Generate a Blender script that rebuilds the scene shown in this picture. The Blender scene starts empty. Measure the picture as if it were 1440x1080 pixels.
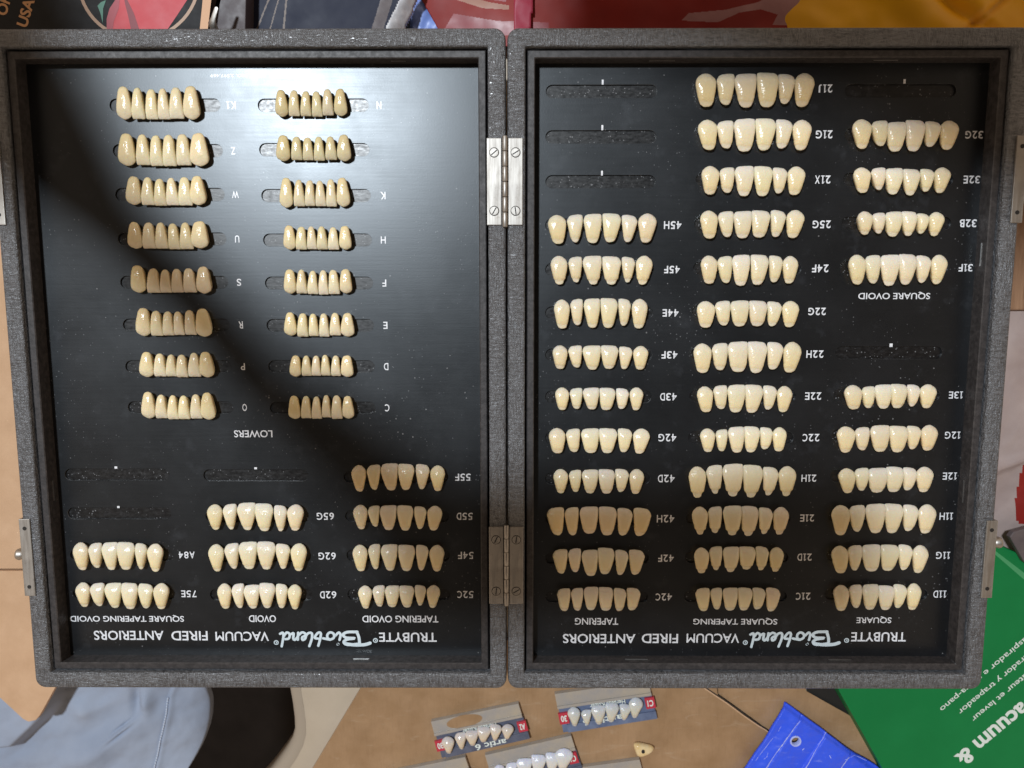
import bpy, bmesh, math, random
import numpy as np
from mathutils import Vector, Euler, noise as mnoise

random.seed(7)
MM = 0.001
scene = bpy.context.scene
COL = scene.collection

# ------------------------------------------------------------------ camera
CAM = np.array([3.7606, 37.6411, 344.2404])          # mm, above the open case
CAM_ROT = (-0.11978429, 0.00390795, -0.00031938)
FPX, PW, PH = 1040.0, 1440.0, 1080.0
cam_data = bpy.data.cameras.new('camera')
cam_data.sensor_width = 36.0
cam_data.lens = 36.0 * FPX / PW
cam_data.clip_start = 0.005
cam_data.clip_end = 20
cam_data.dof.use_dof = True
cam_data.dof.focus_distance = 0.352
cam_data.dof.aperture_fstop = 11
cam = bpy.data.objects.new('camera', cam_data)
cam.location = Vector(CAM) * MM
cam.rotation_euler = CAM_ROT
COL.objects.link(cam)
scene.camera = cam
RM = np.array(Euler(CAM_ROT).to_matrix())

# ------------------------------------------------------------------ world, lamp, exposure
AMB = 0.70
world = bpy.data.worlds.new('World')
scene.world = world
world.use_nodes = True
wn, wl = world.node_tree.nodes, world.node_tree.links
bg = wn['Background']
tc = wn.new('ShaderNodeTexCoord')
sp = wn.new('ShaderNodeSeparateXYZ')
rp = wn.new('ShaderNodeValToRGB')
wl.new(tc.outputs['Generated'], sp.inputs[0])
wl.new(sp.outputs['Z'], rp.inputs[0])
e = rp.color_ramp.elements
e[0].position = 0.0; e[0].color = (0.70, 0.52, 0.38, 1)
e[1].position = 1.0; e[1].color = (0.030, 0.025, 0.022, 1)
k = e.new(0.55); k.color = (1.0, 0.75, 0.53, 1)
k = e.new(0.80); k.color = (0.20, 0.155, 0.12, 1)
wl.new(rp.outputs[0], bg.inputs['Color'])
bg.inputs['Strength'].default_value = AMB

ld = bpy.data.lights.new('ceiling_lamp', 'AREA')
ld.shape = 'DISK'
ld.size = 0.16
ld.energy = 43
ld.color = (0.87, 0.94, 1.0)
lamp = bpy.data.objects.new('ceiling_lamp', ld)
lamp.location = (-0.637, 0.654, 1.99)
lamp.rotation_euler = (Vector((0, 0, 0)) - lamp.location).to_track_quat('-Z', 'Y').to_euler()
COL.objects.link(lamp)

scene.view_settings.view_transform = 'Standard'
scene.view_settings.look = 'None'
scene.view_settings.exposure = 0.0
scene.view_settings.gamma = 1.0
scene.view_settings.use_curve_mapping = False


# ------------------------------------------------------------------ helpers
def P(u, v, z=0.0):
    """Point of the horizontal plane z (mm) that the photograph shows at pixel (u, v)."""
    d = RM @ np.array([(u - PW / 2) / FPX, -(v - PH / 2) / FPX, -1.0])
    t = (z - CAM[2]) / d[2]
    q = CAM + t * d
    return (float(q[0]), float(q[1]))


def PX(pts, z):
    return [P(u, v, z) for u, v in pts]


def link(name, me, mat=None, parent=None, smooth=False):
    o = bpy.data.objects.new(name, me)
    COL.objects.link(o)
    if parent is not None:
        o.parent = parent
    if mat is not None:
        for m in (mat if isinstance(mat, (list, tuple)) else [mat]):
            me.materials.append(m)
    if smooth:
        me.polygons.foreach_set('use_smooth', [True] * len(me.polygons))
    return o


def from_bm(name, bm, mat=None, parent=None, smooth=False, origin=None):
    """bm is in world mm; origin (mm) becomes the object's place."""
    o0 = Vector(origin) if origin is not None else Vector((0, 0, 0))
    for v in bm.verts:
        v.co = (v.co - o0) * MM
    bm.normal_update()
    me = bpy.data.meshes.new(name)
    bm.to_mesh(me)
    bm.free()
    o = link(name, me, mat, parent, smooth)
    base = Vector((0, 0, 0))
    p = parent
    while p is not None:
        base += p.location
        p = p.parent
    o.location = o0 * MM - base
    return o


def thing(name, label, cat, loc=(0, 0, 0), group=None):
    o = bpy.data.objects.new(name, None)
    o.empty_display_size = 0.01
    o.location = Vector(loc) * MM
    COL.objects.link(o)
    return tag(o, label, cat, group)


def tag(o, label=None, cat=None, group=None, kind=None):
    if label: o['label'] = label
    if cat: o['category'] = cat
    if group: o['group'] = group
    if kind: o['kind'] = kind
    return o


def add_prism(bm, pts, z0, z1, bevel=0.0, mi=0):
    """Vertical prism over polygon pts (mm)."""
    a = sum(pts[i][0] * pts[(i + 1) % len(pts)][1] - pts[(i + 1) % len(pts)][0] * pts[i][1] for i in range(len(pts)))
    if a < 0:
        pts = pts[::-1]
    lo = [bm.verts.new((x, y, z0)) for x, y in pts]
    hi = [bm.verts.new((x, y, z1)) for x, y in pts]
    fs = [bm.faces.new(hi), bm.faces.new(lo[::-1])]
    n = len(pts)
    for i in range(n):
        fs.append(bm.faces.new((lo[i], lo[(i + 1) % n], hi[(i + 1) % n], hi[i])))
    for f in fs:
        f.material_index = mi
    if bevel > 0:
        es = [ed for ed in fs[0].edges]
        bmesh.ops.bevel(bm, geom=es, offset=bevel, segments=2, affect='EDGES', profile=0.6)
    return fs


def add_box(bm, x0, x1, y0, y1, z0, z1, bevel=0.0):
    add_prism(bm, [(x0, y0), (x1, y0), (x1, y1), (x0, y1)], z0, z1, bevel)


def add_cyl(bm, cx, cy, r, z0, z1, n=28, bevel=0.0):
    add_prism(bm, [(cx + r * math.cos(2 * math.pi * i / n), cy + r * math.sin(2 * math.pi * i / n)) for i in range(n)], z0, z1, bevel)


def slab(name, pts, z1, th, mat, parent=None, bevel=0.0, origin=None):
    bm = bmesh.new()
    add_prism(bm, pts, z1 - th, z1, bevel)
    if origin is None:
        origin = (sum(p[0] for p in pts) / len(pts), sum(p[1] for p in pts) / len(pts), z1 - th)
    return from_bm(name, bm, mat, parent, origin=origin)


def crom(pts, n):
    """Closed Catmull-Rom through pts, n samples."""
    m = len(pts)
    out = []
    for i in range(n):
        s = i * m / n
        k = int(s); t = s - k
        p0, p1, p2, p3 = pts[(k - 1) % m], pts[k % m], pts[(k + 1) % m], pts[(k + 2) % m]
        out.append(tuple(0.5 * ((2 * p1[d]) + (-p0[d] + p2[d]) * t + (2 * p0[d] - 5 * p1[d] + 4 * p2[d] - p3[d]) * t * t
                                + (-p0[d] + 3 * p1[d] - 3 * p2[d] + p3[d]) * t ** 3) for d in (0, 1)))
    return out


def rrect(x0, x1, y0, y1, r, k=6):
    pts = []
    for cx, cy, a0 in ((x1 - r, y1 - r, 0), (x0 + r, y1 - r, 90), (x0 + r, y0 + r, 180), (x1 - r, y0 + r, 270)):
        for i in range(k + 1):
            a = math.radians(a0 + 90 * i / k)
            pts.append((cx + r * math.cos(a), cy + r * math.sin(a)))
    return pts


def add_loft(bm, rings, close_ends=False):
    vs = [[bm.verts.new(p) for p in r] for r in rings]
    n = len(vs[0])
    for a, b in zip(vs, vs[1:]):
        for i in range(n):
            bm.faces.new((a[i], a[(i + 1) % n], b[(i + 1) % n], b[i]))
    if close_ends:
        bm.faces.new(vs[0][::-1]); bm.faces.new(vs[-1])
    return vs


def inpoly(x, y, poly):
    c = False
    j = len(poly) - 1
    for i in range(len(poly)):
        xi, yi = poly[i]; xj, yj = poly[j]
        if (yi > y) != (yj > y) and x < (xj - xi) * (y - yi) / (yj - yi) + xi:
            c = not c
        j = i
    return c


# ------------------------------------------------------------------ materials
def mat(name, col, rough=0.5, metal=0.0, spec=0.5):
    m = bpy.data.materials.new(name)
    m.use_nodes = True
    b = m.node_tree.nodes['Principled BSDF']
    b.inputs['Base Color'].default_value = (*col, 1)
    b.inputs['Roughness'].default_value = rough
    b.inputs['Metallic'].default_value = metal
    b.inputs['Specular IOR Level'].default_value = spec
    return m


class NB:
    """Small node-building helper."""
    def __init__(s, m):
        s.m = m; s.t = m.node_tree; s.b = s.t.nodes['Principled BSDF']
        s.tc = s.t.nodes.new('ShaderNodeTexCoord')

    def n(s, kind, **kw):
        x = s.t.nodes.new('ShaderNode' + kind)
        for k, v in kw.items():
            setattr(x, k, v)
        return x

    def L(s, a, b):
        s.t.links.new(a, b)

    def coord(s, scale=(1, 1, 1), src='Object', rot=(0, 0, 0)):
        mp = s.n('Mapping')
        mp.inputs['Scale'].default_value = scale
        mp.inputs['Rotation'].default_value = rot
        s.L(s.tc.outputs[src], mp.inputs[0])
        return mp.outputs[0]

    def noise(s, scale, detail=3, rough=0.55, co=None, dist=0.0):
        x = s.n('TexNoise')
        x.inputs['Scale'].default_value = scale
        x.inputs['Detail'].default_value = detail
        x.inputs['Roughness'].default_value = rough
        x.inputs['Distortion'].default_value = dist
        s.L(co if co is not None else s.coord(), x.inputs['Vector'])
        return x.outputs['Fac']

    def ramp(s, fac, stops):
        r = s.n('ValToRGB')
        els = r.color_ramp.elements
        while len(els) > 1:
            els.remove(els[-1])
        for i, (p, c) in enumerate(stops):
            el = els[0] if i == 0 else els.new(p)
            el.position = p
            el.color = (c, c, c, 1) if isinstance(c, (int, float)) else (*c, 1)
        s.L(fac, r.inputs[0])
        return r.outputs[0]

    def mix(s, fac, a, b, mode='MIX'):
        x = s.n('Mix', data_type='RGBA', blend_type=mode)
        for sock, v in ((x.inputs[0], fac), (x.inputs[6], a), (x.inputs[7], b)):
            if isinstance(v, (int, float)):
                sock.default_value = v
            elif isinstance(v, tuple):
                sock.default_value = (*v, 1) if len(v) == 3 else v
            else:
                s.L(v, sock)
        return x.outputs[2]

    def math(s, op, a, b=None):
        x = s.n('Math', operation=op)
        for i, v in enumerate((a, b)):
            if v is None: continue
            if isinstance(v, (int, float)): x.inputs[i].default_value = v
            else: s.L(v, x.inputs[i])
        return x.outputs[0]

    def bump(s, h, strength, dist):
        x = s.n('Bump')
        x.inputs['Strength'].default_value = strength
        x.inputs['Distance'].default_value = dist
        s.L(h, x.inputs['Height'])
        s.L(x.outputs[0], s.b.inputs['Normal'])
        return x

    def col(s, c): s.L(c, s.b.inputs['Base Color'])
    def rough(s, c): s.L(c, s.b.inputs['Roughness'])


# black semi-gloss panel with dust and smudges
M_panel = mat('black_panel', (0.008, 0.008, 0.009), 0.33)
nb = NB(M_panel)
sm = nb.noise(26, 5, 0.6)
base = nb.mix(nb.ramp(sm, [(0.45, 0.0), (0.78, 1.0)]), (0.0040, 0.0044, 0.0054), (0.0095, 0.0102, 0.0122))
vo = nb.n('TexVoronoi'); vo.inputs['Scale'].default_value = 260
nb.L(nb.coord(), vo.inputs['Vector'])
dn = nb.ramp(nb.noise(18, 2), [(0.42, 0.035), (0.62, 0.10)])
spk = nb.math('LESS_THAN', vo.outputs['Distance'], dn)
wh = nb.n('TexWhiteNoise'); nb.L(vo.outputs['Position'], wh.inputs['Vector'])
spk = nb.math('MULTIPLY', spk, nb.math('GREATER_THAN', wh.outputs['Value'], 0.62))
spk = nb.math('MULTIPLY', spk, 0.42)
base = nb.mix(spk, base, (0.35, 0.35, 0.36))
v2 = nb.n('TexVoronoi'); v2.inputs['Scale'].default_value = 620
nb.L(nb.coord(), v2.inputs['Vector'])
w2 = nb.n('TexWhiteNoise'); nb.L(v2.outputs['Position'], w2.inputs['Vector'])
sp2 = nb.math('MULTIPLY', nb.math('LESS_THAN', v2.outputs['Distance'], nb.ramp(nb.noise(24, 3), [(0.4, 0.06), (0.65, 0.20)])), nb.math('GREATER_THAN', w2.outputs['Value'], 0.72))
base = nb.mix(nb.math('MULTIPLY', sp2, 0.30), base, (0.30, 0.31, 0.33))
# fine hair scratches, some long, some short and level
for sc_, an_, lo_, st_ in ((60, 0.4, 0.55, 0.07), (75, -0.9, 0.58, 0.07), (95, 1.5, 0.52, 0.06), (55, 1.45, 0.50, 0.05)):
    sc = nb.noise(sc_, 2, 0.5, nb.coord((1, 9, 1), rot=(0, 0, an_)), 2.5)
    scm = nb.math('MULTIPLY', nb.ramp(sc, [(0.496, 0.0), (0.5, 1.0), (0.504, 0.0)]), nb.ramp(nb.noise(11 + sc_ * .1, 3), [(lo_, 0.0), (lo_ + 0.14, st_)]))
    base = nb.mix(scm, base, (0.4, 0.41, 0.44))
# wiped finger marks
fm = nb.ramp(nb.noise(70, 4, 0.65), [(0.58, 0.0), (0.74, 1.0)])
base = nb.mix(nb.math('MULTIPLY', fm, 0.07), base, (0.20, 0.22, 0.26))
nb.col(base)
lev = nb.noise(1, 4, 0.7, nb.coord((30, 900, 1)))
rg_ = nb.math('ADD', nb.math('MULTIPLY', nb.noise(30, 5, 0.65), 0.7), nb.math('MULTIPLY', lev, 0.3))
nb.rough(nb.ramp(rg_, [(0.32, 0.30), (0.68, 0.37)]))
nb.b.inputs['IOR'].default_value = 1.72
nb.b.inputs['Specular Tint'].default_value = (0.89, 0.95, 1.0, 1)
nb.bump(nb.mix(0.5, nb.noise(1500, 2), lev), 0.07, 0.0003)

# glossy adhesive floor of the grooves, mottled
M_slot = mat('groove_floor', (0.012, 0.012, 0.013), 0.36)
nb = NB(M_slot)
geo = nb.n('NewGeometry')
def wco(sc, rot=0.0):
    mp = nb.n('Mapping'); mp.inputs['Scale'].default_value = sc; mp.inputs['Rotation'].default_value = (0, 0, rot)
    nb.L(geo.outputs['Position'], mp.inputs[0])
    return mp.outputs[0]
v1 = nb.n('TexVoronoi'); v1.inputs['Scale'].default_value = 900
nb.L(wco((1, 1, 1)), v1.inputs['Vector'])
w1 = nb.n('TexWhiteNoise'); nb.L(v1.outputs['Position'], w1.inputs['Vector'])
fl = nb.math('MULTIPLY', nb.math('LESS_THAN', v1.outputs['Distance'], nb.ramp(nb.noise(1, 3, 0.6, wco((120, 120, 1))), [(0.35, 0.08), (0.65, 0.34)])), nb.math('GREATER_THAN', w1.outputs['Value'], 0.66))
cl = nb.ramp(nb.noise(1, 4, 0.7, wco((260, 420, 1))), [(0.52, 0.0), (0.75, 0.30)])
st = nb.ramp(nb.noise(1, 2, 0.5, wco((60, 500, 1), 0.25), 2.0), [(0.488, 0.0), (0.5, 0.35), (0.512, 0.0)])
c_ = nb.mix(cl, (0.0045, 0.0047, 0.0055), (0.075, 0.08, 0.09))
c_ = nb.mix(nb.math('MULTIPLY', st, cl), c_, (0.35, 0.36, 0.38))
nb.col(nb.mix(nb.math('MULTIPLY', fl, 0.45), c_, (0.33, 0.34, 0.36)))
nb.rough(nb.ramp(nb.noise(1, 3, 0.6, wco((400, 700, 1))), [(0.35, 0.28), (0.7, 0.42)]))
nb.b.inputs['IOR'].default_value = 1.62
nb.bump(nb.noise(1, 3, 0.6, wco((300, 900, 1))), 0.06, 0.0004)
M_lip_lit = mat('groove_lit_edge', (0.055, 0.057, 0.062), 0.3)  # pale grey painted on as light caught by the groove walls
nb = NB(M_lip_lit)
geo = nb.n('NewGeometry')
nb.col(nb.mix(nb.ramp(nb.noise(1, 3, 0.7, wco((160, 160, 1))), [(0.42, 0.0), (0.66, 1.0)]), (0.006, 0.0065, 0.007), (0.14, 0.145, 0.155)))

M_ink = mat('white_ink', (0.72, 0.76, 0.82), 0.34)
nb = NB(M_ink)
nb.col(nb.mix(nb.ramp(nb.noise(500, 3), [(0.46, 0.0), (0.72, 0.5)]), (0.84, 0.87, 0.92), (0.45, 0.47, 0.51)))
nb.b.inputs['IOR'].default_value = 1.66
M_logo = mat('pale_blue_ink', (0.62, 0.74, 0.80), 0.34)
nb = NB(M_logo)
nb.col(nb.mix(nb.ramp(nb.noise(300, 3), [(0.45, 0.0), (0.7, 0.4)]), (0.68, 0.79, 0.85), (0.5, 0.6, 0.66)))
nb.b.inputs['IOR'].default_value = 1.66

# grained leatherette
def leatherette(name, sx, sy):
    m = mat(name, (0.055, 0.056, 0.06), 0.46)
    nb = NB(m)
    a = nb.noise(1, 3, 0.6, nb.coord((1250, 330, 900)), 0.4)
    b = nb.noise(1, 3, 0.6, nb.coord((330, 1250, 900)), 0.4)
    big = nb.noise(35, 3)
    h = nb.mix(nb.ramp(nb.noise(60, 2), [(0.4, 0.25), (0.6, 0.75)]), a, b)
    pit = nb.ramp(h, [(0.38, 0.0), (0.62, 1.0)])
    nb.col(nb.mix(nb.math('MULTIPLY', pit, nb.ramp(big, [(0.3, 0.75), (0.7, 1.0)])), (0.038, 0.040, 0.045), (0.138, 0.146, 0.162)))
    nb.rough(nb.ramp(h, [(0.3, 0.42), (0.7, 0.30)]))
    nb.b.inputs['IOR'].default_value = 1.8
    nb.bump(pit, 0.7, 0.0005)
    return m
M_leather = leatherette('grey_leatherette', 1, 1)

M_wood = mat('painted_wood', (0.035, 0.032, 0.033), 0.5)
nb = NB(M_wood)
g = nb.noise(420, 6, 0.75)
nb.col(nb.mix(nb.ramp(g, [(0.4, 0.0), (0.65, 1.0)]), (0.022, 0.020, 0.021), (0.058, 0.053, 0.054)))
nb.rough(nb.ramp(g, [(0.3, 0.58), (0.7, 0.42)]))
nb.bump(g, 0.3, 0.0004)

M_steel = mat('nickel_plate', (0.66, 0.63, 0.58), 0.36, 1.0)
nb = NB(M_steel)
br = nb.noise(1, 4, 0.6, nb.coord((900, 60, 300)))
bl = nb.noise(90, 4)
nb.col(nb.mix(nb.ramp(bl, [(0.4, 0.0), (0.7, 0.6)]), (0.47, 0.445, 0.41), (0.32, 0.30, 0.28)))
c1_ = nb.mix(nb.ramp(bl, [(0.4, 0.0), (0.7, 0.6)]), (0.47, 0.445, 0.41), (0.32, 0.30, 0.28))
nb.col(nb.mix(nb.ramp(nb.noise(240, 5, 0.75), [(0.56, 0.0), (0.76, 0.6)]), c1_, (0.20, 0.17, 0.14)))
nb.rough(nb.ramp(br, [(0.3, 0.40), (0.7, 0.60)]))
nb.bump(br, 0.08, 0.0002)
M_dark = mat('dark_recess', (0.012, 0.010, 0.009), 0.6)
M_staple = mat('staple_wire', (0.75, 0.74, 0.72), 0.3, 1.0)


# porcelain; the shade comes from each tooth's own colour, y runs along the tooth
def tooth_mat(name, upper):
    m = mat(name, (0.74, 0.64, 0.42), 0.17)
    nb = NB(m)
    oi = nb.n('ObjectInfo')
    s = nb.n('SeparateXYZ')
    nb.L(nb.tc.outputs['Generated'], s.inputs[0])
    t = s.outputs['Y'] if upper else nb.math('SUBTRACT', 1.0, s.outputs['Y'])
    wob = nb.math('MULTIPLY', nb.math('SUBTRACT', nb.noise(180, 2), 0.5), 0.16)
    t = nb.math('ADD', t, wob)
    if upper:
        tint = nb.ramp(t, [(0.0, (1.0, 1.03, 1.16)), (0.14, (0.98, 0.99, 1.06)), (0.175, (0.95, 0.90, 0.79)), (0.21, (1.0, 0.965, 0.87)),
                           (0.45, (1.0, 0.98, 0.93)), (0.72, (0.975, 1.0, 1.07)), (0.9, (0.94, 1.0, 1.22)), (1.0, (0.92, 1.0, 1.28))])
    else:
        tint = nb.ramp(t, [(0.0, (0.97, 0.93, 0.83)), (0.45, (1.0, 0.97, 0.90)), (0.78, (0.97, 0.99, 1.02)), (1.0, (0.94, 0.98, 1.12))])
    c = nb.mix(1.0, oi.outputs['Color'], tint, 'MULTIPLY')
    c = nb.mix(nb.ramp(nb.noise(120, 3), [(0.5, 0.0), (0.75, 0.12)]), c, (0.66, 0.50, 0.26))
    nb.col(c)
    b = nb.b
    b.inputs['Subsurface Weight'].default_value = 0.28
    b.inputs['Subsurface Radius'].default_value = (1.0, 0.6, 0.3)
    b.inputs['Subsurface Scale'].default_value = 0.0014
    b.inputs['Coat Weight'].default_value = 0.12
    b.inputs['Coat Roughness'].default_value = 0.05
    nb.rough(nb.ramp(nb.noise(300, 2), [(0.35, 0.14), (0.7, 0.3)]))
    hb = nb.mix(0.55, nb.noise(1, 2, 0.5, nb.coord((500, 1000, 300))), nb.noise(420, 2))
    nb.bump(hb, 0.55, 0.0008)
    return m
M_upper = tooth_mat('porcelain_upper', True)
M_lower = tooth_mat('porcelain_lower', False)

# ------------------------------------------------------------------ the setting: floor far below
M_floor = mat('dark_floor', (0.020, 0.015, 0.012), 0.8)
nb = NB(M_floor)
nb.col(nb.mix(nb.ramp(nb.noise(30, 5), [(0.3, 0.0), (0.7, 1.0)]), (0.010, 0.0075, 0.006), (0.016, 0.012, 0.010)))
nb.b.inputs['Specular IOR Level'].default_value = 0.1
slab('floor', [(-1500, -1500), (1500, -1500), (1500, 1500), (-1500, 1500)], -560, 10, M_floor)['kind'] = 'structure'
M_table = mat('beige_laminate', (0.50, 0.42, 0.32), 0.5)
nb = NB(M_table)
nb.col(nb.mix(nb.ramp(nb.noise(14, 6, 0.65), [(0.3, 0.0), (0.7, 1.0)]), (0.43, 0.355, 0.265), (0.53, 0.445, 0.345)))
nb.bump(nb.noise(1200, 3), 0.12, 0.0005)
M_tedge = mat('table_edging', (0.34, 0.28, 0.215), 0.55)
ZT = -62.5
tb_px = [(395, -500), (400, 700)] + [(404, 930), (405, 972), (409, 995), (411.5, 1015), (412, 1030), (409, 1042), (402, 1056), (390, 1074), (372, 1098), (340, 1135), (290, 1300)] + [(1900, 1300), (1900, -500)]
table = thing('table', 'pale beige table top with a rounded edge above the dark floor', 'table', (60, 0, -560))
pts = PX([(u + (17 if i < 13 else 0), v) for i, (u, v) in enumerate(tb_px)], ZT)
o = slab('tabletop', pts, ZT, 24, M_table, table, 0.0)
pe = PX([(u - 0, v) for u, v in tb_px[:13]], ZT)
bm = bmesh.new()
prof = [(1.4, 0.15), (-0.4, 0.15), (-3.0, -0.4), (-5.2, -2.0), (-6.4, -5.0), (-6.6, -24.0), (0.0, -24.0)]
rings = []
for i, p in enumerate(pe):
    d = Vector(pe[min(i + 1, len(pe) - 1)]) - Vector(pe[max(i - 1, 0)])
    d.normalize()
    n_ = Vector((-d.y, d.x))            # points into the table
    rings.append([(p[0] + 6.2 * n_.x + a * n_.x, p[1] + 6.2 * n_.y + a * n_.y, ZT + z) for a, z in prof])
vs = [[bm.verts.new(q) for q in r] for r in rings]
for A, B in zip(vs, vs[1:]):
    for i in range(len(prof) - 1):
        bm.faces.new((A[i], A[i + 1], B[i + 1], B[i]))
bmesh.ops.recalc_face_normals(bm, faces=bm.faces[:])
from_bm('edging', bm, M_tedge, table, True, origin=(pe[5][0], pe[5][1], ZT - 24))
for lx, ly in ((0, 200), (430, 200), (430, -330), (0, -330)):
    bm = bmesh.new()
    add_box(bm, lx - 20, lx + 20, ly - 20, ly + 20, -560, ZT - 24.5)
    from_bm('leg', bm, M_tedge, table, origin=(lx, ly, -560))

# ------------------------------------------------------------------ the open case
case = thing('display_case', 'open hinged case in grey grained leatherette with two black panels of teeth', 'case', (0, 0, -45))
HB = 155.4
ZP = -10.0
SIDES = {'lid': (-233.4, -0.35), 'base': (0.35, 233.4)}


def ring(x0, x1, ins, r, z):
    return [(x, y, z) for x, y in rrect(x0 + ins, x1 - ins, -HB + ins, HB - ins, max(r - ins, 0.35))]


HALF = {}
for key, (x0, x1) in SIDES.items():
    bm = bmesh.new()
    rr = 5.0
    rings = [ring(x0, x1, 1.5, rr, -45), ring(x0, x1, 0.3, rr, -43.5), ring(x0, x1, 0.0, rr, -1.6), ring(x0, x1, 0.15, rr, -0.8),
             ring(x0, x1, 0.6, rr, -0.25), ring(x0, x1, 1.4, rr, 0), ring(x0, x1, 7.2, rr, 0), ring(x0, x1, 7.8, rr, -0.25), ring(x0, x1, 8.1, rr, -1.0),
             ring(x0, x1, 8.1, rr, -16)]
    vs = add_loft(bm, rings)
    bm.faces.new(vs[0][::-1])
    bm.faces.new(vs[-1])
    shell = from_bm('case_shell', bm, M_leather, case, True, origin=((x0 + x1) / 2, 0, -45))
    HALF[key] = shell
    # wooden liner
    bm = bmesh.new()
    ri = [ring(x0, x1, 9.0, 0.4, -15.5), ring(x0, x1, 9.0, 0.4, -2.4), ring(x0, x1, 9.4, 0.4, -2.0), ring(x0, x1, 12.0, 0.4, -2.0),
          ring(x0, x1, 12.4, 0.4, -2.4), ring(x0, x1, 12.4, 0.4, -15.5)]
    add_loft(bm, ri)
    from_bm('liner', bm, M_wood, case, origin=((x0 + x1) / 2, 0, -15))

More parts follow.
